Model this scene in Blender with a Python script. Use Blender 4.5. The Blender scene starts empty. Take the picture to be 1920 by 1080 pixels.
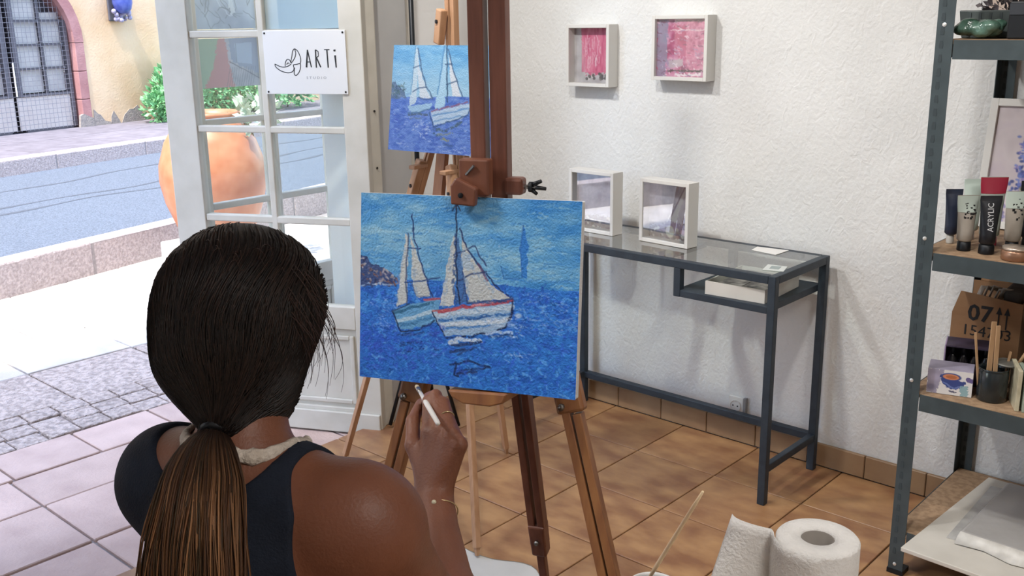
import bpy, bmesh, math, random
import numpy as np
from mathutils import Vector, Matrix, noise as mnoise

random.seed(7)
rng = np.random.RandomState(11)
sc = bpy.context.scene
COL = sc.collection
R = math.radians
PI = math.pi

# ------------------------------------------------------------------ camera
cam_d = bpy.data.cameras.new('camera')
cam = bpy.data.objects.new('camera', cam_d)
COL.objects.link(cam)
sc.camera = cam
_yaw, _pit, _rol = 0.739535, 0.262841, -0.015844
_f = Vector((-math.sin(_yaw) * math.cos(_pit), math.cos(_yaw) * math.cos(_pit), -math.sin(_pit)))
_r = Vector((math.cos(_yaw), math.sin(_yaw), 0))
_u = _r.cross(_f)
_r2 = _r * math.cos(_rol) + _u * math.sin(_rol)
_u2 = -_r * math.sin(_rol) + _u * math.cos(_rol)
cam.matrix_world = Matrix(((_r2.x, _u2.x, -_f.x, 2.3626), (_r2.y, _u2.y, -_f.y, -3.0462),
                           (_r2.z, _u2.z, -_f.z, 1.4939), (0, 0, 0, 1)))
cam_d.sensor_width = 36
cam_d.lens = 1893.28 / 1920 * 36
cam_d.clip_start = 0.05

# ------------------------------------------------------------------ world, sun, exposure
w = bpy.data.worlds.new('sky')
sc.world = w
w.use_nodes = True
nt = w.node_tree
nt.nodes.clear()
sky = nt.nodes.new('ShaderNodeTexSky')
sky.sky_type = 'NISHITA'
sky.sun_disc = False
sky.sun_elevation = R(66)
sky.sun_rotation = R(157)
sky.dust_density = 1.4
sky.ozone_density = 2.0
bg = nt.nodes.new('ShaderNodeBackground')
bg.inputs['Strength'].default_value = SKY_STRENGTH = 0.55
wo = nt.nodes.new('ShaderNodeOutputWorld')
nt.links.new(sky.outputs[0], bg.inputs[0])
nt.links.new(bg.outputs[0], wo.inputs[0])

sun_d = bpy.data.lights.new('sun', 'SUN')
sun_d.energy = 3.7
sun_d.angle = R(0.6)
sun_d.color = (1.0, 0.95, 0.87)
sun = bpy.data.objects.new('sun', sun_d)
COL.objects.link(sun)
sun.rotation_euler = Vector((-0.15, 0.36, -0.92)).to_track_quat('-Z', 'Y').to_euler()

vs = sc.view_settings
vs.view_transform = 'Standard'
vs.look = 'None'
vs.gamma = 1.0
vs.use_curve_mapping = False
vs.exposure = 1.1


def area_lamp(name, loc, size_x, size_y, energy, color, direction):
    d = bpy.data.lights.new(name, 'AREA')
    d.shape = 'RECTANGLE'
    d.size, d.size_y = size_x, size_y
    d.energy = energy
    d.color = color
    o = bpy.data.objects.new(name, d)
    COL.objects.link(o)
    o.location = loc
    o.rotation_euler = Vector(direction).to_track_quat('-Z', 'Y').to_euler()
    return o


# added fill lamps, none in view: a ceiling panel, three track spots on the picture wall and one ceiling spot on the easel (their housings are built with the ceiling)
FILL_PANELS = [(3.3, -2.8, 15)]  # unseen panel added to lift the dark interior
for _x, _y, _e in FILL_PANELS:
    area_lamp('added_panel_light', (_x, _y, 2.655), 0.56, 0.56, _e, (1.0, 0.97, 0.93), (0, 0, -1))

FILL_SPOTS = [((-0.05, -1.45, 2.5), (0.0, 0, 1.1), 38, 105), ((0.75, -1.55, 2.5), (0.9, 0, 0.4), 36, 105), ((1.6, -1.75, 2.5), (1.9, -.8, 0.7), 34, 105),
               ((0.2, -3.0, 2.5), (1.15, -1.85, 1.02), 62, 30)]  # unseen spots added to brighten wall, shelves and canvas
for _p, _q, _e, _a in FILL_SPOTS:
    _d = bpy.data.lights.new('added_spot_light', 'SPOT')
    _d.energy, _d.color = _e, (1.0, 0.98, 0.95)
    _d.spot_size, _d.spot_blend, _d.shadow_soft_size = R(_a), 1.0, (0.05 if _a > 90 else 0.2)
    _o = bpy.data.objects.new('added_spot_light', _d)
    COL.objects.link(_o)
    _o.location = _p
    _o.rotation_euler = (Vector(_q) - Vector(_p)).to_track_quat('-Z', 'Y').to_euler()


# ------------------------------------------------------------------ helpers
def lin(c):
    if isinstance(c, str):
        c = c.lstrip('#')
        c = tuple(int(c[i:i + 2], 16) / 255 for i in (0, 2, 4))
    return tuple(x / 12.92 if x <= 0.04045 else ((x + 0.055) / 1.055) ** 2.4 for x in c[:3])


def mat(name, col, rough=0.5, metal=0.0, col2=None, nscale=6.0, ndetail=4.0, bump=0.0, bscale=60.0,
        spec=0.5, rand=0.0, stretch=None, contrast=(0.35, 0.65), bdetail=3.0, coat=0.0, sss=None, bdist=0.01):
    m = bpy.data.materials.new(name)
    m.use_nodes = True
    n, l = m.node_tree.nodes, m.node_tree.links
    b = n['Principled BSDF']
    b.inputs['Roughness'].default_value = rough
    b.inputs['Metallic'].default_value = metal
    b.inputs['Specular IOR Level'].default_value = spec
    b.inputs['Coat Weight'].default_value = coat
    c1 = (*lin(col), 1)
    b.inputs['Base Color'].default_value = c1
    tc = n.new('ShaderNodeTexCoord')
    vec = tc.outputs['Object']
    if rand or stretch:
        mp = n.new('ShaderNodeMapping')
        l.new(vec, mp.inputs['Vector'])
        if stretch:
            mp.inputs['Scale'].default_value = stretch
        if rand:
            oi = n.new('ShaderNodeObjectInfo')
            mu = n.new('ShaderNodeMath'); mu.operation = 'MULTIPLY'; mu.inputs[1].default_value = 37.0
            l.new(oi.outputs['Random'], mu.inputs[0])
            l.new(mu.outputs[0], mp.inputs['Location'])
        vec = mp.outputs['Vector']
    out = None
    if col2 is not None:
        no = n.new('ShaderNodeTexNoise')
        no.inputs['Scale'].default_value = nscale
        no.inputs['Detail'].default_value = ndetail
        l.new(vec, no.inputs['Vector'])
        mr = n.new('ShaderNodeMapRange')
        mr.inputs[1].default_value, mr.inputs[2].default_value = contrast
        l.new(no.outputs['Fac'], mr.inputs[0])
        mx = n.new('ShaderNodeMix'); mx.data_type = 'RGBA'
        mx.inputs[6].default_value = c1
        mx.inputs[7].default_value = (*lin(col2), 1)
        l.new(mr.outputs[0], mx.inputs[0])
        out = mx.outputs[2]
    if rand:
        hs = n.new('ShaderNodeHueSaturation')
        oi = n.new('ShaderNodeObjectInfo')
        mr2 = n.new('ShaderNodeMapRange')
        mr2.inputs[3].default_value, mr2.inputs[4].default_value = 1 - rand, 1 + rand
        l.new(oi.outputs['Random'], mr2.inputs[0])
        l.new(mr2.outputs[0], hs.inputs['Value'])
        if out is None:
            hs.inputs['Color'].default_value = c1
        else:
            l.new(out, hs.inputs['Color'])
        out = hs.outputs[0]
    if out is not None:
        l.new(out, b.inputs['Base Color'])
    if bump:
        bn = n.new('ShaderNodeTexNoise')
        bn.inputs['Scale'].default_value = bscale
        bn.inputs['Detail'].default_value = bdetail
        l.new(vec, bn.inputs['Vector'])
        bu = n.new('ShaderNodeBump')
        bu.inputs['Strength'].default_value = bump
        bu.inputs['Distance'].default_value = bdist
        l.new(bn.outputs['Fac'], bu.inputs['Height'])
        l.new(bu.outputs[0], b.inputs['Normal'])
    if sss:
        b.inputs['Subsurface Weight'].default_value = sss
        b.inputs['Subsurface Radius'].default_value = (0.02, 0.008, 0.004)
        b.inputs['Subsurface Scale'].default_value = 0.3
    return m


def attr_mat(name, rough=0.5, bump=0.0, bscale=200.0, spec=0.5, bdist=0.002, coat=0.0):
    m = mat(name, '#808080', rough, 0, None, bump=bump, bscale=bscale, spec=spec, bdist=bdist, coat=coat)
    n, l = m.node_tree.nodes, m.node_tree.links
    a = n.new('ShaderNodeAttribute'); a.attribute_name = 'paint'
    l.new(a.outputs['Color'], n['Principled BSDF'].inputs['Base Color'])
    return m


def glass_mat(name, tint=(1, 1, 1), reflect=1.0, alpha_dark=1.0):
    m = bpy.data.materials.new(name)
    m.use_nodes = True
    n, l = m.node_tree.nodes, m.node_tree.links
    n.clear()
    o = n.new('ShaderNodeOutputMaterial')
    tr = n.new('ShaderNodeBsdfTransparent'); tr.inputs[0].default_value = (*tint, 1)
    gl = n.new('ShaderNodeBsdfGlossy'); gl.inputs['Roughness'].default_value = 0.01
    fr = n.new('ShaderNodeFresnel'); fr.inputs[0].default_value = 1.5
    mu = n.new('ShaderNodeMath'); mu.operation = 'MULTIPLY'; mu.inputs[1].default_value = reflect
    mu.use_clamp = True
    mx = n.new('ShaderNodeMixShader')
    ge = n.new('ShaderNodeNewGeometry')          # reflect on the outer face only, so a pane does not mirror inside itself
    inv = n.new('ShaderNodeMath'); inv.operation = 'SUBTRACT'; inv.inputs[0].default_value = 1.0
    mb_ = n.new('ShaderNodeMath'); mb_.operation = 'MULTIPLY'
    l.new(fr.outputs[0], mu.inputs[0]); l.new(ge.outputs['Backfacing'], inv.inputs[1])
    l.new(mu.outputs[0], mb_.inputs[0]); l.new(inv.outputs[0], mb_.inputs[1]); l.new(mb_.outputs[0], mx.inputs[0])
    l.new(tr.outputs[0], mx.inputs[1]); l.new(gl.outputs[0], mx.inputs[2])
    l.new(mx.outputs[0], o.inputs[0])
    return m


def world_of(o):
    v = Vector((0, 0, 0))
    while o is not None:
        v = v + Vector(o.location)
        o = o.parent
    return v


def tag(o, label=None, cat=None, group=None, kind=None):
    if label: o['label'] = label
    if cat: o['category'] = cat
    if group: o['group'] = group
    if kind: o['kind'] = kind
    return o


def empty(name, loc, label=None, cat=None, group=None):
    o = bpy.data.objects.new(name, None)
    o.empty_display_size = 0.05
    COL.objects.link(o)
    o.location = loc
    return tag(o, label, cat, group)


class MB:
    """collects simple solids in world coordinates; build() links them as one mesh object"""

    def __init__(s):
        s.v, s.f = [], []

    def add(s, vs_, fs_):
        k = len(s.v)
        s.v += [Vector(p) for p in vs_]
        s.f += [tuple(k + i for i in f) for f in fs_]
        return s

    def box(s, x0, x1, y0, y1, z0, z1):
        return s.add([(x0, y0, z0), (x1, y0, z0), (x1, y1, z0), (x0, y1, z0), (x0, y0, z1), (x1, y0, z1), (x1, y1, z1), (x0, y1, z1)],
                     [(0, 3, 2, 1), (4, 5, 6, 7), (0, 1, 5, 4), (1, 2, 6, 5), (2, 3, 7, 6), (3, 0, 4, 7)])

    def obox(s, o, ex, ey, ez, a, b, c):
        """box in the frame o, ex, ey, ez; a, b, c are (low, high) ranges"""
        o, ex, ey, ez = Vector(o), Vector(ex), Vector(ey), Vector(ez)
        P = [o + ex * i + ey * j + ez * k for k in c for j in b for i in a]
        return s.add([P[0], P[1], P[3], P[2], P[4], P[5], P[7], P[6]],
                     [(0, 3, 2, 1), (4, 5, 6, 7), (0, 1, 5, 4), (1, 2, 6, 5), (2, 3, 7, 6), (3, 0, 4, 7)])

    def bar(s, p0, p1, w_, d_, side=(1, 0, 0), taper=1.0):
        p0, p1 = Vector(p0), Vector(p1)
        ax = (p1 - p0).normalized()
        sx = Vector(side); sx = (sx - ax * sx.dot(ax)).normalized()
        sy = ax.cross(sx)
        P = []
        for p, k in ((p0, 1), (p1, taper)):
            for i, j in ((-1, -1), (1, -1), (1, 1), (-1, 1)):
                P.append(p + sx * (i * w_ / 2 * k) + sy * (j * d_ / 2 * k))
        return s.add(P, [(0, 3, 2, 1), (4, 5, 6, 7), (0, 1, 5, 4), (1, 2, 6, 5), (2, 3, 7, 6), (3, 0, 4, 7)])

    def tube(s, pts, r, n=8, cap=True, flat=1.0, up=None):
        pts = [Vector(p) for p in pts]
        rs = r if hasattr(r, '__len__') else [r] * len(pts)
        k0 = len(s.v)
        t = (pts[1] - pts[0]).normalized()
        a = Vector(up) if up else (Vector((0, 0, 1)) if abs(t.z) < 0.9 else Vector((1, 0, 0)))
        a = (a - t * a.dot(t)).normalized()
        for i, p in enumerate(pts):
            t = (pts[min(i + 1, len(pts) - 1)] - pts[max(i - 1, 0)])
            t = t.normalized() if t.length > 1e-9 else Vector((0, 0, 1))
            a = a - t * a.dot(t)
            a = a.normalized() if a.length > 1e-6 else t.orthogonal().normalized()
            b = t.cross(a)
            for j in range(n):
                th = 2 * PI * j / n
                s.v.append(p + a * (math.cos(th) * rs[i] * flat) + b * (math.sin(th) * rs[i]))
        for i in range(len(pts) - 1):
            for j in range(n):
                q = k0 + i * n
                s.f.append((q + j, q + (j + 1) % n, q + n + (j + 1) % n, q + n + j))
        if cap:
            s.f.append(tuple(k0 + j for j in reversed(range(n))))
            s.f.append(tuple(k0 + (len(pts) - 1) * n + j for j in range(n)))
        return s

    def lathe(s, prof, n=24, o=(0, 0, 0), ex=(1, 0, 0), ey=(0, 1, 0), ez=(0, 0, 1), close=True):
        o, ex, ey, ez = Vector(o), Vector(ex), Vector(ey), Vector(ez)
        k0 = len(s.v)
        for r, z in prof:
            for j in range(n):
                th = 2 * PI * j / n
                s.v.append(o + ex * (r * math.cos(th)) + ey * (r * math.sin(th)) + ez * z)
        for i in range(len(prof) - 1):
            for j in range(n):
                q = k0 + i * n
                s.f.append((q + j, q + (j + 1) % n, q + n + (j + 1) % n, q + n + j))
        if close:
            s.f.append(tuple(k0 + j for j in reversed(range(n))))
            s.f.append(tuple(k0 + (len(prof) - 1) * n + j for j in range(n)))
        return s

    def prism(s, poly, o, ex, ey, ez, h0, h1):
        o, ex, ey, ez = Vector(o), Vector(ex), Vector(ey), Vector(ez)
        m = len(poly)
        P = [o + ex * x + ey * y + ez * h for h in (h0, h1) for x, y in poly]
        F = [tuple(reversed(range(m))), tuple(range(m, 2 * m))]
        F += [(i, (i + 1) % m, m + (i + 1) % m, m + i) for i in range(m)]
        return s.add(P, F)

    def sphere(s, c, r, n=12, m=8, sc_=(1, 1, 1)):
        c = Vector(c)
        k0 = len(s.v)
        s.v.append(c + Vector((0, 0, -r * sc_[2])))
        for i in range(1, m):
            ph = -PI / 2 + PI * i / m
            for j in range(n):
                th = 2 * PI * j / n
                s.v.append(c + Vector((r * math.cos(ph) * math.cos(th) * sc_[0], r * math.cos(ph) * math.sin(th) * sc_[1], r * math.sin(ph) * sc_[2])))
        s.v.append(c + Vector((0, 0, r * sc_[2])))
        for j in range(n):
            s.f.append((k0, k0 + 1 + (j + 1) % n, k0 + 1 + j))
        for i in range(m - 2):
            q = k0 + 1 + i * n
            for j in range(n):
                s.f.append((q + j, q + (j + 1) % n, q + n + (j + 1) % n, q + n + j))
        q = k0 + 1 + (m - 2) * n
        e = len(s.v) - 1
        for j in range(n):
            s.f.append((q + j, q + (j + 1) % n, e))
        return s

    def strip(s, rows):
        """quad surface from equal-length rows of points"""
        k0 = len(s.v)
        n = len(rows[0])
        for r in rows:
            s.v += [Vector(p) for p in r]
        for i in range(len(rows) - 1):
            for j in range(n - 1):
                q = k0 + i * n + j
                s.f.append((q, q + 1, q + n + 1, q + n))
        return s

    def build(s, name, material, parent=None, smooth=False, bevel=0.0, seg=2, solid=0.0, subsurf=0):
        me = bpy.data.meshes.new(name)
        if parent is not None:
            off = world_of(parent)
        else:
            xs = [p.x for p in s.v]; ys = [p.y for p in s.v]; zs = [p.z for p in s.v]
            off = Vector(((min(xs) + max(xs)) / 2, (min(ys) + max(ys)) / 2, min(zs)))
        me.from_pydata([tuple(p - off) for p in s.v], [], s.f)
        me.validate()
        bm = bmesh.new(); bm.from_mesh(me)
        bmesh.ops.recalc_face_normals(bm, faces=bm.faces)
        bm.to_mesh(me); bm.free()
        if smooth:
            me.polygons.foreach_set('use_smooth', [True] * len(me.polygons))
        me.materials.append(material)
        o = bpy.data.objects.new(name, me)
        COL.objects.link(o)
        if parent is not None:
            o.parent = parent
        else:
            o.location = off
        if solid:
            md = o.modifiers.new('thickness', 'SOLIDIFY'); md.thickness = solid; md.offset = 0
        if bevel:
            md = o.modifiers.new('bevel', 'BEVEL'); md.width = bevel; md.segments = seg; md.limit_method = 'ANGLE'
            md.angle_limit = R(40)
        if subsurf:
            md = o.modifiers.new('subsurf', 'SUBSURF'); md.levels = md.render_levels = subsurf
        if smooth == 'auto' or (bevel and smooth):
            pass
        return o


def piece_copy(src, loc, parent, rot=None):
    o = src.copy()
    COL.objects.link(o)
    o.parent = parent
    o.location = loc
    if rot is not None:
        o.rotation_euler = rot
    return o


# ------------------------------------------------------------------ painting on colour attributes
def vnoise(h, w_, cell, seed, octaves=3):
    """value noise image in 0..1"""
    rs = np.random.RandomState(seed)
    out = np.zeros((h, w_)); amp = 1.0; tot = 0
    cy, cx = (cell if hasattr(cell, '__len__') else (cell, cell))
    for _ in range(octaves):
        gy, gx = int(h / cy) + 3, int(w_ / cx) + 3
        g = rs.rand(gy, gx)
        y = np.arange(h) / cy; x = np.arange(w_) / cx
        iy, ix = y.astype(int), x.astype(int)
        fy, fx = y - iy, x - ix
        fy, fx = (fy * fy * (3 - 2 * fy))[:, None], (fx * fx * (3 - 2 * fx))[None, :]
        a = g[np.ix_(iy, ix)] * (1 - fx) + g[np.ix_(iy, ix + 1)] * fx
        b = g[np.ix_(iy + 1, ix)] * (1 - fx) + g[np.ix_(iy + 1, ix + 1)] * fx
        out += amp * (a * (1 - fy) + b * fy); tot += amp
        amp *= 0.5; cy, cx = max(cy / 2, 1), max(cx / 2, 1)
    return out / tot


class Art:
    """a small picture, painted by strokes in its own units (width a, height b, y down)"""

    def __init__(s, a, b, nx, base=(1, 1, 1)):
        s.a, s.b, s.nx = a, b, nx
        s.ny = int(round(nx * b / a))
        s.img = np.zeros((s.ny, s.nx, 3)); s.img[:] = s.c(base)
        s.X, s.Y = np.meshgrid((np.arange(s.nx) + .5) * a / nx, (np.arange(s.ny) + .5) * b / s.ny)
        s.k = 0

    @staticmethod
    def c(col):
        if isinstance(col, str):
            col = col.lstrip('#')
            return np.array([int(col[i:i + 2], 16) / 255 for i in (0, 2, 4)])
        return np.array(col, float)

    def blend(s, m, col):
        m = np.clip(m, 0, 1)[..., None]
        s.img = s.img * (1 - m) + s.c(col) * m

    def poly(s, pts, col, alpha=1.0, rough=0.0, soft=None):
        X, Y = s.X, s.Y
        if rough:
            s.k += 1
            X = X + (vnoise(s.ny, s.nx, max(2, s.nx / 40), s.k, 2) - .5) * 2 * rough
            Y = Y + (vnoise(s.ny, s.nx, max(2, s.nx / 40), s.k + 500, 2) - .5) * 2 * rough
        ins = np.zeros(X.shape, bool)
        n = len(pts)
        for i in range(n):
            x0, y0 = pts[i]; x1, y1 = pts[(i + 1) % n]
            if y0 == y1: continue
            c = ((Y >= min(y0, y1)) & (Y < max(y0, y1)))
            ins ^= c & (X < x0 + (Y - y0) * (x1 - x0) / (y1 - y0))
        s.blend(ins * alpha, col)

    def line(s, pts, wd, col, alpha=1.0, wobble=0.0, wd2=None, dry=0.0):
        pad = wd + wobble + 2 * s.a / s.nx
        xs = [p[0] for p in pts]; ys = [p[1] for p in pts]
        i0 = max(0, int((min(xs) - pad) / s.a * s.nx)); i1 = min(s.nx, int((max(xs) + pad) / s.a * s.nx) + 1)
        j0 = max(0, int((min(ys) - pad) / s.b * s.ny)); j1 = min(s.ny, int((max(ys) + pad) / s.b * s.ny) + 1)
        if i1 <= i0 or j1 <= j0:
            return
        X, Y = s.X[j0:j1, i0:i1], s.Y[j0:j1, i0:i1]
        h, w_ = X.shape
        if wobble:
            s.k += 1
            X = X + (vnoise(h, w_, max(2, s.nx / 30), s.k, 2) - .5) * 2 * wobble
            Y = Y + (vnoise(h, w_, max(2, s.nx / 30), s.k + 900, 2) - .5) * 2 * wobble
        m = np.zeros(X.shape)
        n = len(pts) - 1
        px = s.a / s.nx
        for i in range(n):
            x0, y0 = pts[i]; x1, y1 = pts[i + 1]
            dx, dy = x1 - x0, y1 - y0
            L = dx * dx + dy * dy + 1e-9
            t = np.clip(((X - x0) * dx + (Y - y0) * dy) / L, 0, 1)
            d = np.hypot(X - x0 - t * dx, Y - y0 - t * dy)
            ww = wd if wd2 is None else wd + (wd2 - wd) * (i + t) / n
            m = np.maximum(m, np.clip((ww / 2 - d) / px + .5, 0, 1))
        if dry:
            s.k += 1
            m = m * np.clip((vnoise(h, w_, 2.5, s.k, 2) - dry) * 6, 0, 1)
        m = (m * alpha)[..., None]
        s.img[j0:j1, i0:i1] = s.img[j0:j1, i0:i1] * (1 - m) + s.c(col) * m

    def ell(s, cx, cy, rx, ry, col, alpha=1.0, soft=0.15):
        d = np.hypot((s.X - cx) / rx, (s.Y - cy) / ry)
        s.blend(np.clip((1 - d) / soft, 0, 1) * alpha, col)

    def mottling(s, mask, cols, cell, seed, amt=1.0):
        n0 = vnoise(s.ny, s.nx, cell, seed, 3)
        n0 = (n0 - n0.min()) / (n0.max() - n0.min())
        k = n0 * (len(cols) - 1)
        i = np.clip(k.astype(int), 0, len(cols) - 2)
        f = (k - i)[..., None]
        C = np.array([s.c(c) for c in cols])
        im = C[i] * (1 - f) + C[i + 1] * f
        m = (mask * amt)[..., None]
        s.img = s.img * (1 - m) + im * m

    def gain(s, k):
        """lighter or darker paint throughout (linear light)"""
        li = np.where(s.img <= 0.04045, s.img / 12.92, ((s.img + 0.055) / 1.055) ** 2.4) * np.array(k)
        li = np.clip(li, 0, .86)
        s.img = np.where(li <= 0.0031308, li * 12.92, 1.055 * li ** (1 / 2.4) - 0.055)
        return s

    def sheet(s, name, o, ex, ey, material, parent=None, relief=0.0):
        """grid mesh: o is the top-left corner, ex and ey span width and height (down)"""
        o, ex, ey = np.array(o, float), np.array(ex, float), np.array(ey, float)
        nx, ny = s.nx, s.ny
        u = np.linspace(0, 1, nx); v = np.linspace(0, 1, ny)
        P = o + u[None, :, None] * ex + v[:, None, None] * ey
        nrm = np.cross(ey, ex); nrm /= np.linalg.norm(nrm)
        if relief:
            P = P + (s.img.mean(2) * 0.5 + vnoise(ny, nx, 3, 77, 2))[..., None] * relief * nrm
        off = np.array(world_of(parent)) if parent is not None else P.reshape(-1, 3).mean(0)
        idx = np.arange(nx * ny).reshape(ny, nx)
        F = np.stack([idx[:-1, :-1], idx[1:, :-1], idx[1:, 1:], idx[:-1, 1:]], -1).reshape(-1, 4)
        me = bpy.data.meshes.new(name)
        me.from_pydata((P.reshape(-1, 3) - off).tolist(), [], F.tolist())
        ca = me.color_attributes.new('paint', 'FLOAT_COLOR', 'POINT')
        im = np.clip(s.img, 0, 1)
        li = np.where(im <= 0.04045, im / 12.92, ((im + 0.055) / 1.055) ** 2.4)
        ca.data.foreach_set('color', np.concatenate([li, np.ones((ny, nx, 1))], -1).astype(np.float32).ravel())
        me.polygons.foreach_set('use_smooth', [True] * len(me.polygons))
        me.materials.append(material)
        ob = bpy.data.objects.new(name, me)
        COL.objects.link(ob)
        if parent is not None:
            ob.parent = parent
        else:
            ob.location = off
        return ob


def text_mesh(name, body, size, o, ex, ey, material, parent, extrude=0.0004, align='LEFT', scale_x=1.0, bold=0.0):
    """flat lettering as a mesh; o = baseline start, ex = reading direction, ey = up"""
    cu = bpy.data.curves.new(name, 'FONT')
    cu.body = body
    cu.size = size
    cu.extrude = extrude
    cu.offset = bold
    cu.align_x = align
    cu.resolution_u = 2
    tmp = bpy.data.objects.new(name + '_tmp', cu)
    COL.objects.link(tmp)
    bpy.context.view_layer.update()
    me = bpy.data.meshes.new_from_object(tmp.evaluated_get(bpy.context.evaluated_depsgraph_get()))
    bpy.data.objects.remove(tmp)
    bpy.data.curves.remove(cu)
    ex, ey = Vector(ex).normalized(), Vector(ey).normalized()
    ez = ex.cross(ey)
    o = Vector(o) - world_of(parent)
    for v in me.vertices:
        c = v.co.copy()
        v.co = o + ex * (c.x * scale_x) + ey * c.y + ez * c.z
    me.name = name
    me.materials.clear(); me.materials.append(material)
    ob = bpy.data.objects.new(name, me)
    COL.objects.link(ob)
    ob.parent = parent
    return ob

# ------------------------------------------------------------------ materials
m_stucco = mat('white_stucco', '#dcdcda', 0.9, 0, '#d4d4d2', 3, bump=0.35, bscale=90, spec=0.2, bdetail=5, bdist=0.006)
# add trowel strokes to the stucco bump
_n, _l = m_stucco.node_tree.nodes, m_stucco.node_tree.links
_b = [x for x in _n if x.type == 'BUMP'][0]
_tc = [x for x in _n if x.type == 'TEX_COORD'][0]
_mp = _n.new('ShaderNodeMapping'); _mp.inputs['Rotation'].default_value = (0.3, 0.7, 0.2); _mp.inputs['Scale'].default_value = (1.0, 1.0, 0.55)
_v = _n.new('ShaderNodeTexNoise'); _v.inputs['Scale'].default_value = 36; _v.inputs['Detail'].default_value = 2; _v.inputs['Distortion'].default_value = 1.6
_l.new(_tc.outputs['Object'], _mp.inputs[0]); _l.new(_mp.outputs[0], _v.inputs['Vector'])
_b2 = _n.new('ShaderNodeBump'); _b2.inputs['Strength'].default_value = 0.4; _b2.inputs['Distance'].default_value = 0.009
_l.new(_v.outputs['Fac'], _b2.inputs['Height']); _l.new(_b.outputs[0], _b2.inputs['Normal'])
_l.new(_b2.outputs[0], _n['Principled BSDF'].inputs['Normal'])

m_plaster = mat('smooth_white_plaster', '#e4e3e0', 0.85, bump=0.15, bscale=30, spec=0.2)
m_ceiling = mat('white_ceiling_paint', '#e4e2de', 0.9, spec=0.2)
m_doorpaint = mat('white_door_paint', '#cac5b9', 0.45, 0, '#c0bbae', 9, bump=0.12, bscale=14, spec=0.4)
m_casing = mat('grey_white_casing_paint', '#b6b5b2', 0.5, 0, '#aeadab', 6, spec=0.35)
m_tile = mat('brown_ceramic_tile', '#835a3e', 0.38, 0, '#ab835a', 8, 6, bump=0.12, bscale=16, rand=0.1, spec=0.45, contrast=(0.33, 0.68), stretch=(1.0, 1.7, 1.0))
m_grout = mat('dark_tile_grout', '#5d4733', 0.9, 0, '#6d5741', 30)
m_skirt = mat('brown_skirting_tile', '#8a6d52', 0.4, 0, '#987c5e', 9, rand=0.06, spec=0.4)
m_slab = mat('pink_stone_slab', '#c6ada1', 0.75, 0, '#b59c91', 7, 6, bump=0.25, bscale=90, rand=0.07)
m_rough = mat('rough_stone_paver', '#baaba2', 0.85, 0, '#968981', 38, 6, bump=1.0, bscale=55, rand=0.08, contrast=(0.42, 0.62), bdist=0.02)
m_pale = mat('pale_stone_slab', '#c9c3bc', 0.8, 0, '#b9b2ab', 6, 5, bump=0.4, bscale=70, rand=0.04)
m_joint = mat('paving_joint', '#857e7d', 0.95, 0, '#968f8d', 40)
m_kerb = mat('pinkish_kerb_granite', '#b9adab', 0.85, 0, '#9a8f8d', 60, 4, bump=0.5, bscale=90, rand=0.05)
m_asphalt = mat('pale_asphalt', '#656e7b', 0.9, 0, '#4d5560', 90, 3, bump=0.7, bscale=160, contrast=(0.4, 0.6))
m_streak = mat('dark_streak', '#3e444d', 0.8, 0, '#4a505a', 30)
m_iron = mat('dark_painted_iron', '#5c595f', 0.6, 0.1)
m_cream = mat('cream_house_plaster', '#d2b08a', 0.9, 0, '#dcc09e', 2.2, 6, bump=0.3, bscale=40, spec=0.15)
m_pinkstone = mat('pink_arch_stone', '#a37370', 0.9, 0, '#b38480', 5, bump=0.3, bscale=50)
m_stain = mat('bare_grey_render', '#a0968c', 0.95, 0, '#8d857f', 22, bump=0.6, bscale=60)
m_gatepane = mat('dull_gate_glass', '#b3b0ae', 0.35, 0, '#c4c0bc', 6)
m_gatepanel = mat('pale_gate_panel', '#cfc4bd', 0.7, 0, '#d8cfc8', 5)
m_terracotta = mat('glazed_terracotta', '#b46e4b', 0.42, 0, '#c58663', 9, bump=0.1, bscale=20, spec=0.5, coat=0.0)
m_leaf = mat('bush_leaf', '#56935a', 0.5, 0, '#92c890', 14, rand=0.0, spec=0.4)
m_leaf_pale = mat('pale_leaf', '#9fb39a', 0.55, 0, '#c3cdbb', 14)
m_stem = mat('brown_stem', '#5d4a38', 0.9)
m_glass = glass_mat('window_glass', (0.95, 0.965, 0.955), 1.0)
m_clear = glass_mat('clear_glass', (0.97, 0.98, 0.98), 1.0)
m_film = mat('frosted_blue_film', '#a9bccb', 0.5, 0, '#9fb2c2', 3)
m_paint_art = attr_mat('printed_sheet', 0.6)
m_screw = mat('dark_screw', '#2b2826', 0.4, 0.6)
m_blacktext = mat('black_lettering', '#17171a', 0.6)
m_greytext = mat('grey_lettering', '#8f9093', 0.6)
m_plaque = mat('white_sign_board', '#d9d8d6', 0.4, spec=0.4)
m_black = mat('black_metal', '#15171b', 0.45, 0.3)
m_white = mat('white_plastic', '#dcd9d3', 0.4)

# ------------------------------------------------------------------ room shell
OY0, OY1 = -2.62, -0.715          # doorway in the shop front, along y
FX0, FX1 = -0.70, -0.45           # shop front thickness


def struct(name, mb, m, parent=None, **kw):
    o = mb.build(name, m, parent, **kw)
    if parent is None:
        o['kind'] = 'structure'
    return o


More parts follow.
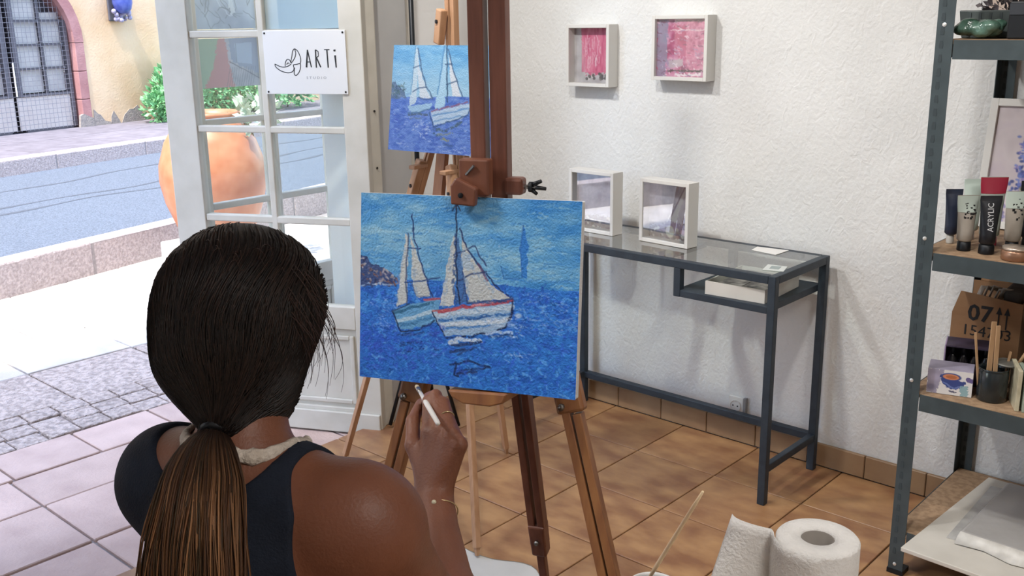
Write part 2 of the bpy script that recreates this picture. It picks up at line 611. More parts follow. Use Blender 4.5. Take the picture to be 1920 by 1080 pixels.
struct('wall_right', MB().box(FX0, 4.7, 0.0, 0.2, -0.1, 2.7), m_stucco)
wl = MB()  # carried high and along the street unseen, to set the pavement's shadow edge
wl.box(FX0, FX1, OY1, -0.0005, -0.1, 10.1)
wl.box(FX0, FX1, OY0, OY1, 2.32, 10.1)
wl.box(FX0, FX1, -2.95, OY0, -0.1, 10.1)
wl.box(FX0, FX1, -5.3, -2.95, 2.32, 10.1)
wl.box(FX0, FX1, -5.3, -2.95, -0.1, 0.42)
wl.box(FX0, FX1, -5.7, -5.3, -0.1, 10.1)
wl.box(FX0, FX1, 0.2005, 9.0, -0.1, 10.1)
wl.box(FX0, FX1, -13.0, -5.7, -0.1, 10.1)
struct('wall_left', wl, m_plaster)
struct('wall_back', MB().box(4.5, 4.7, -5.7, -0.0005, -0.1, 2.7), m_plaster)
struct('wall_rear', MB().box(FX1 + 0.0005, 4.4995, -5.7, -5.5, -0.1, 2.7), m_plaster)
ceil = struct('ceiling', MB().box(FX1 + 0.001, 4.7, -5.7, 0.2, 2.7005, 10.1), m_ceiling)
m_diff = bpy.data.materials.new('added_lamp_glow')
m_diff.use_nodes = True
_p = m_diff.node_tree.nodes['Principled BSDF']
_p.inputs['Emission Color'].default_value = (1, 0.95, 0.88, 1)
_p.inputs['Emission Strength'].default_value = 1.5  # glow belongs to the added panel lamp
for lx, ly, le in FILL_PANELS:  # made-up fixture round each added fill panel
    t = empty('added_ceiling_lamp', (lx, ly, 2.7), 'added square fill lamp on the unseen ceiling over the ' + ('easels' if lx < 2 else 'work table side of the studio'), 'lamp', 'added ceiling fill lamps')
    MB().box(lx - .31, lx + .31, ly - .31, ly - .29, 2.66, 2.7).box(lx - .31, lx + .31, ly + .29, ly + .31, 2.66, 2.7) \
        .box(lx - .31, lx - .29, ly - .29, ly + .29, 2.66, 2.7).box(lx + .29, lx + .31, ly - .29, ly + .29, 2.66, 2.7).build('frame', m_white, t)
    MB().box(lx - .29, lx + .29, ly - .29, ly + .29, 2.675, 2.699).build('diffuser', m_diff, t)

tk = empty('added_spot_rail', (.78, -1.6, 2.7), 'added black ceiling rail, out of view, carrying three fill spotlights', 'rail')  # rail and housings made up to carry the added spots
MB().bar((-.3, -1.40, 2.685), (1.9, -1.83, 2.685), .03, .028, (0, 1, 0)).build('rail', m_black, tk)
for (px_, py_, pz_), q_, _e, _a in FILL_SPOTS:
    P_ = Vector((px_, py_, pz_)); dz_ = (Vector(q_) - P_).normalized(); a_ = dz_.orthogonal().normalized(); b_ = dz_.cross(a_)
    t = empty('added_spot', (px_, py_, 2.67), 'added black fill spotlight, out of view, aimed at the ' + ('pink pictures' if px_ < 0 else 'large canvas' if _a < 90 else 'glass desk' if px_ < 1 else 'shelving unit'), 'lamp', 'added fill spotlights')
    MB().lathe([(.03, -.16), (.045, -.15), (.058, -.012), (.062, .0), (.056, .0), (.05, -.02), (.04, -.1)], 20, P_ - dz_ * .02, a_, b_, dz_, close=False).build('housing', m_black, t, smooth=True)
    MB().tube([P_ - dz_ * .1, (px_, py_, 2.67 if _a > 90 else 2.70)], .008, 8).build('stem', m_black, t)
# shop window beside the doorway (behind the camera's left)
win = struct('window_1', MB().box(-0.62, -0.56, -5.3, -5.24, 0.42, 2.32).box(-0.62, -0.56, -3.01, -2.95, 0.42, 2.32)
             .box(-0.62, -0.56, -5.24, -3.01, 0.42, 0.48).box(-0.62, -0.56, -5.24, -3.01, 2.26, 2.32)
             .box(-0.62, -0.56, -4.15, -4.10, 0.48, 2.26), m_doorpaint)
MB().box(-0.595, -0.589, -5.24, -4.15, 0.48, 2.26).build('pane', m_clear, win)
MB().box(-0.595, -0.589, -4.10, -3.01, 0.48, 2.26).build('pane', m_clear, win)

# floor: grout bed with single tiles
T = 0.3123
floor = struct('floor', MB().box(FX1, 4.5, -1.2446, -0.0005, -0.09, -0.006).box(-.1695, 4.5, -2.806, -1.2446, -0.09, -0.006).box(FX1, 4.5, -5.5, -2.806, -0.09, -0.006), m_grout)
_t0 = MB().box(-T / 2 + .0022, T / 2 - .0022, -T / 2 + .0022, T / 2 - .0022, -0.004, 0.004)
_off = world_of(floor)
first = None
ix0, iy0 = 0.455, -0.620
for i in range(-3, 9):
    for j in range(-8, 3):
        x0, y0 = ix0 + i * T, iy0 + j * T
        cx0, cx1 = max(x0, FX1), x0 + T
        cy0, cy1 = y0, min(y0 + T, -0.012)
        if cx1 - cx0 < 0.03 or cy1 - cy0 < 0.03 or (x0 < -.2 and cy1 < -1.2 and cy0 > OY0 - .3):
            continue
        whole = cx0 == x0 and cy1 == y0 + T
        c = Vector(((cx0 + cx1) / 2, (cy0 + cy1) / 2, -0.004 + random.uniform(-.0004, .0004))) - _off
        if whole and first is not None:
            piece_copy(first, c, floor)
        else:
            o = MB().box(-(cx1 - cx0) / 2 + .0022, (cx1 - cx0) / 2 - .0022, -(cy1 - cy0) / 2 + .0022, (cy1 - cy0) / 2 - .0022, -0.004, 0.004)
            me_o = o.build('tile', m_tile, floor, bevel=0.0015, seg=1)
            for v in me_o.data.vertices: v.co += _off
            me_o.location = c
            if whole:
                first = me_o
# farther part of the floor, behind the camera, is one joined field
bk = MB()
for i in range(-3, 14):
    for j in range(-16, 3):
        x0, y0 = ix0 + i * T, iy0 + j * T
        if (i < 9 and j >= -8) or x0 > 4.4 or y0 < -5.5 or y0 + T > 0:
            continue
        bk.box(max(x0, FX1) + .002, min(x0 + T, 4.5) - .002, y0 + .002, y0 + T - .002, -0.008, 0.0)
o = bk.build('tile_field', m_tile, floor); o['kind'] = 'stuff'

# skirting tiles along the desk wall
bb = struct('baseboard_right', MB().box(FX1 + .001, 4.5, -0.009, -0.0006, 0.0, 0.078), m_grout)
x = -0.445
while x < 4.4:
    x1 = min(x + 0.2, 4.5)
    MB().box(x + .0015, x1 - .0015, -0.016, -0.002, 0.002, 0.08).build('tile', m_skirt, bb, bevel=0.002, seg=1)
    x = x1

# ------------------------------------------------------------------ pavement, kerbs, road
GZ = -0.03
pav = struct('pavement', MB().box(-4.6, FX1 - .001, -8.0, 5.0, -0.14, GZ - 0.012).box(FX1 - .001, -.1705, -2.805, -1.2455, -0.14, GZ - 0.012), m_joint)


def slab(x0, x1, y0, y1, m, name='slab', g=.005, dz=0.0, bev=.003):
    return MB().box(x0 + g, x1 - g, y0 + g, y1 - g, GZ - .03, GZ + dz + random.uniform(-.002, .002)).build(name, m, pav, bevel=bev, seg=1)


for (xa, xb, pitch, ph, m) in ((-0.81, -0.46, .5, -1.86, m_slab), (-1.08, -0.81, .5, -1.86, m_slab), (-1.34, -1.08, .315, -1.525, m_slab)):
    k0 = int((-3.4 - ph) / pitch) - 1
    y = ph + k0 * pitch
    while y < 1.2:
        if xb < FX0 or (y > OY0 - .4 and y + pitch < OY1 + .45):
            ya, yb = y, y + pitch
            if xb > FX0:
                yb = min(yb, OY1); ya = max(ya, OY0)
            slab(xa, xb, ya, yb, m)
        y += pitch
# the pink threshold slabs run one row into the room
for ya, yb in ((-2.805, -2.36), (-2.36, -1.86), (-1.86, -1.36), (-1.36, -1.2455)):
    slab(-.46, -.1705, ya, yb, m_slab)
for r in range(3):
    y = -2.85 + 0.01 * r
    while y < 0.6:
        slab(-1.34 - .113 * (r + 1), -1.34 - .113 * r, y, y + .125, m_rough, 'paving_stone', .004, random.uniform(-.004, .004))
        y += .125
y = -3.34
while y < 1.6:
    slab(-2.16, -1.68, y, y + .5, m_rough)
    y += .5
for xa, xb, sh in ((-2.66, -2.16, .0), (-3.16, -2.66, .25), (-3.66, -3.16, 0), (-4.1, -3.66, .25)):
    y = -3.84 + sh
    while y < 2.5:
        slab(xa, xb, y, y + .5, m_pale, g=.004)
        y += .5
pf = MB()
for xa in np.arange(-4.1, -0.75, 0.5):
    for y in np.arange(-8, -3.9, 0.5):
        pf.box(xa + .005, xa + .495, y + .005, y + .495, GZ - .03, GZ - .004)
o = pf.build('slab_field', m_pale, pav); o['kind'] = 'stuff'

# the street runs at a slight angle to the shop front
ST = Vector((-0.236, 0.972, 0)); SN = Vector((-0.972, -0.236, 0)); SO = Vector((-3.56, -0.89, 0))


def street_kerb(o, s0, s1, step, zb, zt, wd):
    body = MB().obox(o, ST, SN, (0, 0, 1), (s0, s1), (.003, wd - .01), (zb - .1, zt - .006)).build('kerb', m_joint)
    body['kind'] = 'structure'
    s = s0
    while s < s1:
        MB().obox(o, ST, SN, (0, 0, 1), (s + .0015, s + step - .0015), (random.uniform(0, .004), wd), (zb - .1, zt + random.uniform(-.004, .004))).build('kerb_stone', m_kerb, body, bevel=.012, seg=2)
        s += step
    return body


street_kerb(SO, -6.0, 6.2, 0.95, GZ, 0.175, 0.16)
road = struct('road', MB().obox(SO, ST, SN, (0, 0, 1), (-9, 16), (.161, 3.335), (-.1, .13)), m_asphalt)


def streak(n0, ph, amp):  # thin dark wavy strip along the road
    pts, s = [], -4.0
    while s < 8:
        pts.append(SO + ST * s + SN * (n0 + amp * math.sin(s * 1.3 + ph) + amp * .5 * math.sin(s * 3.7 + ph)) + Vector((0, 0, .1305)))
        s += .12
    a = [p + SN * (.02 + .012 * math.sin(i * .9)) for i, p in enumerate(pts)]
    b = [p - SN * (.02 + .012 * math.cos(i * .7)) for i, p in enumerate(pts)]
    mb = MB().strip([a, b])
    mb.build('dark_streak', m_streak, road, solid=.002)


streak(1.55, 0.3, .10); streak(1.85, 1.4, .07); streak(2.6, 2.2, .06)
street_kerb(SO + SN * 3.33, -8.0, 15.2, 1.1, .13, 0.275, 0.2)
far = struct('pavement', MB().obox(SO, ST, SN, (0, 0, 1), (-9, 16), (3.531, 6.6), (-.1, .255)), m_joint)
m_farslab = mat('grey_lilac_flagstone', '#767178', 0.85, 0, '#666168', 8, rand=.05, bump=.3, bscale=40)  # dark tone stands in for the house's shade on this pavement
s = -4.0
while s < 10:
    for a, b, sh in ((3.535, 4.5, 0), (4.5, 5.5, .5), (5.5, 6.5, 0)):
        MB().obox(SO, ST, SN, (0, 0, 1), (s + sh + .006, s + sh + .994), (a + .006, b - .006), (.2, .27)).build('flagstone', m_farslab, far)
    s += 1.0

# ------------------------------------------------------------------ house across the street
HO = Vector((-9.596, 1.546, 0.27)); HT = Vector((-0.2075, 0.9782, 0)); HN = Vector((0.9782, 0.2075, 0))   # HN faces the street
house = empty('house', HO + HT * 2, 'cream plastered house across the street with an arched gateway', 'building')
GC, GR, GS = 0.31, 0.80, 1.0       # gateway centre, radius, spring height


def arch_pts(r, n=20, foot=0.0):
    pts = [(GC - r, foot), (GC - r, GS)]
    pts += [(GC - r * math.cos(PI * i / n), GS + r * math.sin(PI * i / n)) for i in range(1, n)]
    return pts + [(GC + r, GS), (GC + r, foot)]


def house_wall():
    mb = MB()
    ap = arch_pts(GR + .13)
    # left block, right block, crown pieces
    mb.obox(HO, HT, HN, (0, 0, 1), (-13, GC - GR - .13), (-.3, 0), (-.3, 7.5))  # upper part unseen, made taller to cut blue skylight in the street
    mb.obox(HO, HT, HN, (0, 0, 1), (GC + GR + .13, 13), (-.3, 0), (-.3, 7.5))
    for (x0, z0), (x1, z1) in zip(ap[1:-2], ap[2:-1]):
        mb.prism([(x0, z0), (x1, z1), (x1, 7.5), (x0, 7.5)], HO, HT, (0, 0, 1), HN, -.3, 0)
    return mb


house_wall().build('wall', m_cream, house)
ao, ai = arch_pts(GR + .128), arch_pts(GR)
# arch surround as single stones
quads = []
for i in range(len(ao) - 1):
    quads.append((ai[i], ao[i], ao[i + 1], ai[i + 1]))
for i, q in enumerate(quads):
    if i in (0, len(quads) - 1):
        for k in range(3):
            z0, z1 = GS * k / 3, GS * (k + 1) / 3 - .006
            xa, xb = sorted((q[0][0], q[1][0]))
            MB().obox(HO, HT, HN, (0, 0, 1), (xa, xb), (-.3, .012), (z0, z1)).build('stone', m_pinkstone, house, bevel=.006, seg=1)
    else:
        MB().prism(list(q), HO, HT, (0, 0, 1), HN, -.3, .012).build('stone', m_pinkstone, house)
# weathered render at the wall's foot
for pts in ([(1.25, -.01), (1.27, .2), (1.33, .14), (1.36, .13), (1.42, .05), (1.5, .03), (1.5, -.01)],
            [(1.5, -.01), (1.52, .1), (1.56, .16), (1.62, .06), (1.66, -.01)],
            [(1.66, -.01), (1.72, .1), (1.8, .16), (1.86, .16), (1.93, .2), (1.97, .15), (2.0, .1), (2.06, .03), (2.1, -.01)],
            [(1.05, -.01), (1.07, .14), (1.12, .16), (1.2, .12), (1.25, .1), (1.25, -.01)]):
    MB().prism(pts, HO, HT, (0, 0, 1), HN, -.02, .006 if pts[0][0] > 1.2 else .016).build('bare_render', m_stain, house)

gate = empty('gate', HO + HT * GC, 'dark iron double gate with wire mesh in the pink arch', 'gate')
gy0, gy1 = -.12, -.08


def gbar(s0, s1, z0, z1, name='bar', d=0.0, m=m_iron):
    return MB().obox(HO, HT, HN, (0, 0, 1), (s0, s1), (gy0 - d, gy1 + d), (z0, z1)).build(name, m, gate)


def arch_h(s, r=GR - .01):
    return GS + math.sqrt(max(r * r - (s - GC) ** 2, 0.0001))


for sgn in (-1, 1):
    e = GC + sgn * .035
    gbar(min(e, e + sgn * .06), max(e, e + sgn * .06), 0.42, GS + GR - .02, 'stile', .012)
    e = GC + sgn * (GR - .03)
    gbar(min(e, e - sgn * .05), max(e, e - sgn * .05), 0.02, arch_h(e - sgn * .025), 'stile', .012)
    a, b = sorted((GC + sgn * .095, GC + sgn * (GR - .08)))
    gbar(a, b, .0, .03, 'rail'); gbar(a, b, .405, .435, 'rail', .01)
    mid = GC + sgn * .43
    gbar(mid - .012, mid + .012, .435, arch_h(mid), 'bar')
    zs = [.435, .72, .99, 1.26, 1.53, 1.78]
    for z in zs[1:]:
        reach = min(GR - .08, math.sqrt(max((GR - .02) ** 2 - max(z - GS, 0) ** 2, .01)))
        a, b = sorted((GC + sgn * .095, GC + sgn * reach))
        gbar(a, b, z - .011, z + .011, 'bar')
    for k in range(4):
        for (u0, u1) in ((.1, .415), (.445, .705)):
            a, b = sorted((GC + sgn * u0, GC + sgn * u1))
            zt = min(zs[k + 1] - .012, min(arch_h(a), arch_h(b)) - .01)
            if zt > zs[k] + .05:
                MB().obox(HO, HT, HN, (0, 0, 1), (a, b), (-.135, -.125), (zs[k] + .012, zt)).build('pane', m_gatepane, gate)
    a, b = sorted((GC + sgn * .02, GC + sgn * (GR - .03)))
    MB().obox(HO, HT, HN, (0, 0, 1), (a, b), (-.100, -.088), (.03, .405)).build('lower_panel', m_gatepanel, gate)
MB().prism(arch_pts(GR - .012), HO, HT, (0, 0, 1), HN, -.29, -.24).build('dark_backing', m_iron, gate)
MB().obox(HO, HT, HN, (0, 0, 1), (GC + .004, GC + .014), (-.07, -.05), (.42, .8)).build('drop_bolt', m_white, gate)
mesh = MB()
s = GC - GR + .04
while s < GC + GR - .03:
    mesh.obox(HO, HT, HN, (0, 0, 1), (s, s + .004), (-.066, -.062), (.02, arch_h(s)))
    s += .055
z = .03
while z < GS + GR - .05:
    hw = GR - .03 if z < GS else math.sqrt((GR - .03) ** 2 - (z - GS) ** 2)
    mesh.obox(HO, HT, HN, (0, 0, 1), (GC - hw, GC + hw), (-.07, -.064), (z, z + .004))
    z += .055
o = mesh.build('wire_mesh', mat('grey_wire', '#858288', .6, .1), gate); o['kind'] = 'stuff'

# blue glazed wall pot with yellow flowers, on the cream wall
wp = empty('wall_planter', HO + HT * 1.765 + HN * .02 + Vector((0, 0, 1.18)), 'dark blue wall planter with yellow flowers on the cream house', 'planter')
m_blue = mat('blue_glaze', '#3a4a9a', 0.3, 0, '#5d6cb0', 12)
m_yel = mat('yellow_petal', '#d8d068', 0.6, 0, '#c9b64a', 30)
m_pet = mat('lilac_petal', '#8f8aa8', 0.6, 0, '#a7a0b4', 30)
c0 = HO + HT * 1.765
MB().obox(c0, HT, HN, (0, 0, 1), (-.13, .13), (.002, .03), (1.24, 1.62)).build('back_plate', m_iron, wp, bevel=.02)
MB().lathe([(.05, 1.33), (.1, 1.38), (.12, 1.46), (.115, 1.55), (.125, 1.57), (.1, 1.57)], 16, c0 + HN * .135).build('pot', m_blue, wp, smooth=True)
pm, ym = MB(), MB()
for i in range(26):
    p = c0 + HT * random.uniform(-.12, .12) + HN * random.uniform(.06, .16) + Vector((0, 0, random.uniform(1.25, 1.38)))
    (ym if p.z < 1.335 else pm).sphere(p, random.uniform(.018, .032), 7, 5)
ym.build('flowers', m_yel, wp, smooth=True); pm.build('blossom', m_pet, wp, smooth=True)


def leaf_cloud(n, centre, rad, ls, seed, stems=None, drop=.0):
    rs = random.Random(seed)
    mb = MB()
    c = Vector(centre)
    for _ in range(n):
        while True:
            q = Vector((rs.uniform(-1, 1), rs.uniform(-1, 1), rs.uniform(-1, 1)))
            if .35 < q.length < 1: break
        q = q * (rs.random() ** .25 / max(q.length, .01)) * .97 if rs.random() < .7 else q
        p = c + Vector((q.x * rad[0], q.y * rad[1], q.z * rad[2]))
        d = (q * .8 + Vector((rs.uniform(-1, 1), rs.uniform(-1, 1), rs.uniform(-.2, 1)))).normalized()
        s_ = d.cross(Vector((rs.uniform(-1, 1), rs.uniform(-1, 1), rs.uniform(-1, 1))))
        s_ = s_.normalized() if s_.length > .01 else d.orthogonal()
        L = ls * rs.uniform(.7, 1.35); W = L * .26
        up = d.cross(s_) * (L * .06)
        a, b, m_ = p, p + d * L - up, p + d * L * .45 + up
        mb.add([a, m_ + s_ * W, b, m_ - s_ * W, m_ - up * .8], [(0, 4, 1), (1, 4, 2), (2, 4, 3), (3, 4, 0)])
    return mb


bush = empty('bush', HO + HT * 3.0 + HN * .5, 'leafy green oleander bush at the foot of the cream house wall', 'bush')
fol = MB()
for i, (s, nn, z, rx, rz, n) in enumerate(((1.93, .42, .2, .22, .2, 260), (2.1, .42, .28, .26, .3, 400), (2.3, .42, .36, .34, .42, 700), (2.75, .42, .42, .4, .44, 800), (3.2, .45, .38, .42, .4, 800), (3.75, .45, .36, .42, .38, 700), (4.3, .45, .38, .42, .4, 600))):
    lc = leaf_cloud(n, HO + HT * s + HN * nn + Vector((0, 0, z)), (rx, rx, rz), .085, 20 + i)
    fol.add([p + HN * max(0, .04 - (p - HO).dot(HN)) for p in lc.v], lc.f)
o = fol.build('foliage', m_leaf, bush); o['kind'] = 'stuff'
st = MB()
for i in range(14):
    s = 2.3 + i * .15
    st.tube([HO + HT * s + HN * .42 + Vector((0, 0, -.01)), HO + HT * (s + random.uniform(-.1, .1)) + HN * .42 + Vector((0, 0, .4))], [.012, .006], 5)
st.build('stems', m_stem, bush)

# ------------------------------------------------------------------ big terracotta jar by the kerb
PX, PY = -3.33, 0.40
pot = empty('terracotta_jar', (PX, PY, GZ), 'big glazed terracotta jar standing on a stone block by the kerb', 'pot')
MB().lathe([(.16, .16), (.2, .17), (.25, .27), (.305, .42), (.33, .56), (.325, .66), (.28, .80), (.215, .90), (.175, .93), (.19, .95), (.2, .965), (.19, .98), (.165, .975), (.15, .94), (.15, .9)], 40, (PX, PY, GZ)).build('body', m_terracotta, pot, smooth=True)
MB().lathe([(.15, .9), (.0005, .91)], 20, (PX, PY, GZ)).build('soil', m_stem, pot)
lc = leaf_cloud(120, (PX + .2, PY + .2, GZ + .95), (.14, .14, .1), .07, 5)
lc.build('plant', m_leaf_pale, pot)
blk = MB().box(PX - .27, PX + .27, PY - .27, PY + .27, GZ, GZ + .158).build('stone_block', m_pale, bevel=.012)
tag(blk, 'square pale stone block under the terracotta jar', 'block')

# ------------------------------------------------------------------ folding glazed door: leaf at the jamb and the leaf folded behind it
def door_leaf(name, o, ang, stile_l, stile_r, mull, zs, wd, swap=False):
    """zs: rail heights (low, high) from the bottom; o hinge foot"""
    ex = Vector((math.cos(ang), math.sin(ang), 0)); ey = Vector((-ex.y, ex.x, 0)); ez = Vector((0, 0, 1))
    th = .021
    fr = MB()
    fr.obox(o, ex, ey, ez, (0, stile_r), (-th, th), (.0, 2.24))
    fr.obox(o, ex, ey, ez, (wd - stile_l, wd), (-th, th), (.0, 2.24))
    a, b = stile_r, wd - stile_l
    d = struct(name, fr, m_doorpaint, bevel=.003)
    MB().obox(o, ex, ey, ez, (a, b), (-th, th), (2.12, 2.24)).build('rail', m_doorpaint, d, bevel=.003)
    MB().obox(o, ex, ey, ez, (a, b), (-th, th), (.41, .497)).build('rail', m_doorpaint, d, bevel=.003)
    MB().obox(o, ex, ey, ez, (a, b), (-th, th), (.02, .10)).build('rail', m_doorpaint, d, bevel=.003)
    for z0, z1 in zs:
        MB().obox(o, ex, ey, ez, (a, b), (-.016, .016), (z0, z1)).build('muntin', m_doorpaint, d, bevel=.004)
    MB().obox(o, ex, ey, ez, mull, (-.0165, .0165), (.497, 2.12)).build('muntin', m_doorpaint, d, bevel=.004)
    # lower panel: recessed board with a raised field and moulding
    MB().obox(o, ex, ey, ez, (a, b), (-.010, .010), (.10, .41)).build('lower_panel', m_doorpaint, d)
    mo = MB()
    for sd in (-1, 1):
        y0, y1 = sorted((sd * .010, sd * .019))
        mo.obox(o, ex, ey, ez, (a + .012, a + .030), (y0, y1), (.115, .385))
        mo.obox(o, ex, ey, ez, (b - .030, b - .012), (y0, y1), (.115, .385))
        mo.obox(o, ex, ey, ez, (a + .030, b - .030), (y0, y1), (.367, .385))
        mo.obox(o, ex, ey, ez, (a + .030, b - .030), (y0, y1), (.115, .133))
    mo.build('moulding', m_doorpaint, d, bevel=.004)
    kp = MB()
    for sd in (-1, 1):
        y0, y1 = sorted((sd * (th + .0002), sd * (th + .012)))
        kp.obox(o, ex, ey, ez, (0.004, wd - .004), (y0, y1), (.004, .085))
    kp.build('weatherboard', m_doorpaint, d, bevel=.004)
    cols = [(a, mull[0]), (mull[1], b)]
    rows = [.497] + [v for z in zs for v in z] + [2.12]
    for x0, x1 in cols:
        for k in range(0, len(rows), 2):
            MB().obox(o, ex, ey, ez, (x0 - .003, x1 + .003), (-.002, .002), (rows[k] - .003, rows[k + 1] + .003)).build('pane', m_glass, d)
    return d, ex, ey


ZS = [(.774, .800), (1.103, 1.127), (1.436, 1.461), (1.77, 1.796)]
AO = Vector((-0.394, -0.751, -0.026))
ZO = [(a + .026, b + .026) for a, b in ZS]
doorA, ax_, ay_ = door_leaf('door_1', AO, R(207), .122, .086, (.372, .397), ZO, .79)
hg = MB()
for z in (.3, 1.95):
    hg.tube([AO + Vector((0, 0, z)) - ax_ * .006 - ay_ * .024, AO + Vector((0, 0, z + .1)) - ax_ * .006 - ay_ * .024], .008, 8)
hg.build('hinge', m_doorpaint, doorA, smooth=True)
BO = Vector((-1.155, -1.05, -0.026))
doorB, bx_, by_ = door_leaf('door_2', BO, R(90), .115, .11, (.378, .437), ZO, .80)
# film in the upper right pane of the front leaf
MB().obox(AO, ax_, ay_, (0, 0, 1), (.087, .371), (-.008, -.004), (1.49, 1.79)).build('frosted_film', m_film, doorA)


def poster(o, ex, w_, h_, kind):
    a = Art(w_, h_, 110, '#8b97a3')
    rs = random.Random(3 if kind else 9)
    if kind:
        a.mottling(np.ones((a.ny, a.nx)), ['#76838f', '#8f9aa6', '#9fa7b0'], 18, 4)
        a.poly([(0, 0), (w_ * .36, 0), (w_ * .3, h_ * .55), (w_ * .12, h_), (0, h_)], '#86a190', .9, .01)
        a.poly([(w_ * .33, 0), (w_ * .45, 0), (w_ * .5, h_ * .6), (w_ * .55, h_), (w_ * .05, h_), (w_ * .22, h_ * .6)], '#a48186', .9, .008)
        a.poly([(w_ * .5, 0), (w_, 0), (w_, h_ * .75), (w_ * .55, h_ * .5)], '#7d8ea4', .9, .008)
        a.poly([(w_ * .6, h_ * .12), (w_ * .9, h_ * .1), (w_ * .88, h_ * .55), (w_ * .62, h_ * .5)], '#8fa3b6', .9)
        for i in range(12):
            x = w_ * (.5 + .04 * i)
            a.line([(x, h_ * .6), (x - w_ * .08, h_)], .002, '#66717b', .7, .002)
        a.line([(w_ * .5, h_ * .48), (w_, h_ * .85)], .003, '#5d6873', .8, .002)
        a.line([(w_ * .62, h_ * .12), (w_ * .62, h_ * .5)], .002, '#5d6873', .7)
    else:
        a.mottling(np.ones((a.ny, a.nx)), ['#7c8ea0', '#93a5b4', '#9fb0bc'], 20, 14)
        for i in range(46):
            x, y = rs.uniform(0, w_), rs.uniform(0, h_)
            pts = [(x, y)]
            t = rs.uniform(0, 6.28)
            for _ in range(7):
                t += rs.uniform(-.8, .8)
                x += .014 * math.cos(t); y += .014 * math.sin(t)
                pts.append((x, y))
            a.line(pts, .0026, rs.choice(['#5b6d7d', '#6a7c8c', '#52626f', '#b8c6ce']), .8)
        a.poly([(w_ * .55, h_ * .55), (w_ * .63, h_ * .5), (w_ * .66, h_ * .8), (w_ * .58, h_ * .82)], '#b3c0c6', .8, .006)
    a.gain(1.5)
    a.sheet('poster', o, Vector(ex) * w_, (0, 0, -h_), m_paint_art, doorB)


poster(BO + bx_ * .115 + Vector((.006, 0, 1.455)), bx_, .262, .185, True)
poster(BO + bx_ * .115 + Vector((.006, 0, 1.79)), bx_, .262, .30, False)

# plaque screwed to the front leaf
sg_o = AO + ax_ * .372 + ay_ * .0245 + Vector((0, 0, 1.268))
sx_, sy_ = -ax_, Vector((0, 0, 1))          # reading direction and up, seen from the room
sign = empty('sign', sg_o + sx_ * .155, 'white studio sign screwed to the glazed door', 'sign')
MB().obox(sg_o, sx_, sy_, ay_, (0, .312), (0, .216), (-.004, .002)).build('board', m_plaque, sign, bevel=.0012)
scr = MB()
for u, v in ((.008, .208), (.303, .208), (.008, .008), (.303, .008)):
    scr.lathe([(.0035, .002), (.0035, .0035), (.001, .004)], 8, sg_o + sx_ * u + sy_ * v, sx_, sy_, ay_)
scr.build('screw', m_screw, sign)


def stroke(mb, pts, r):
    P = [sg_o + sx_ * x + sy_ * y + ay_ * .0024 for x, y in pts]
    rr = r if hasattr(r, '__len__') else [r] * len(P)
    rr = [v * 1.45 for v in rr]
    mb.tube(P, rr, 6, flat=.25, up=ay_)


def sp(x, y):                                # photograph-like sign coordinates: x 0..1, y 0..1 downwards
    return (x * .312, (1 - y) * .216)


lt = MB()
L_ = lambda *p: [sp(*q) for q in p]
# tall hand-drawn capitals A R T i
stroke(lt, L_((.515, .575), (.54, .30)), [.0026, .0016]); stroke(lt, L_((.54, .30), (.575, .575)), .0016); stroke(lt, L_((.525, .49), (.565, .49)), .0012)
stroke(lt, L_((.635, .58), (.637, .30)), .0019); stroke(lt, L_((.637, .30), (.668, .33), (.668, .40), (.638, .43)), .0013); stroke(lt, L_((.645, .43), (.688, .575)), .0019)
stroke(lt, L_((.742, .30), (.805, .30)), .0013); stroke(lt, L_((.774, .30), (.778, .58)), .0019)
stroke(lt, L_((.868, .39), (.874, .58)), [.0026, .0018]); stroke(lt, L_((.864, .30), (.866, .325)), .003)
lt.build('lettering', m_blacktext, sign)
lo = MB()


def curve(pts, n=6):
    out = []
    P = [pts[0]] + list(pts) + [pts[-1]]
    for i in range(1, len(P) - 2):
        for k in range(n):
            t = k / n
            a, b, c, d = (np.array(P[i + j]) for j in (-1, 0, 1, 2))
            out.append(tuple(.5 * (2 * b + (c - a) * t + (2 * a - 5 * b + 4 * c - d) * t * t + (3 * b - a - 3 * c + d) * t ** 3)))
    return out + [pts[-1]]


# outline of a three-petal flourish, drawn in one thin black line
for pts in ([(.13, .52), (.14, .57), (.20, .63), (.28, .66), (.335, .645), (.36, .60), (.355, .53)],
            [(.13, .52), (.19, .56), (.24, .57), (.29, .555), (.33, .52)],
            [(.255, .555), (.26, .50), (.285, .45), (.315, .46), (.325, .50)],
            [(.275, .53), (.29, .505), (.31, .515)],
            [(.325, .50), (.345, .40), (.36, .32), (.385, .285), (.42, .32), (.445, .40), (.45, .47), (.44, .52)],
            [(.355, .535), (.40, .525), (.44, .52), (.44, .58), (.42, .65), (.385, .70), (.36, .685), (.362, .63), (.37, .58)],
            [(.385, .285), (.395, .36), (.372, .44), (.33, .51)]):
    stroke(lo, [sp(*q) for q in curve(pts)], .0011)
lo.build('emblem', m_blacktext, sign)
text_mesh('small_lettering', 'S T U D I O', .0125, sg_o + sx_ * .158 + sy_ * .052 + ay_ * .0021, sx_, sy_, m_greytext, sign, .0002, scale_x=1.22)

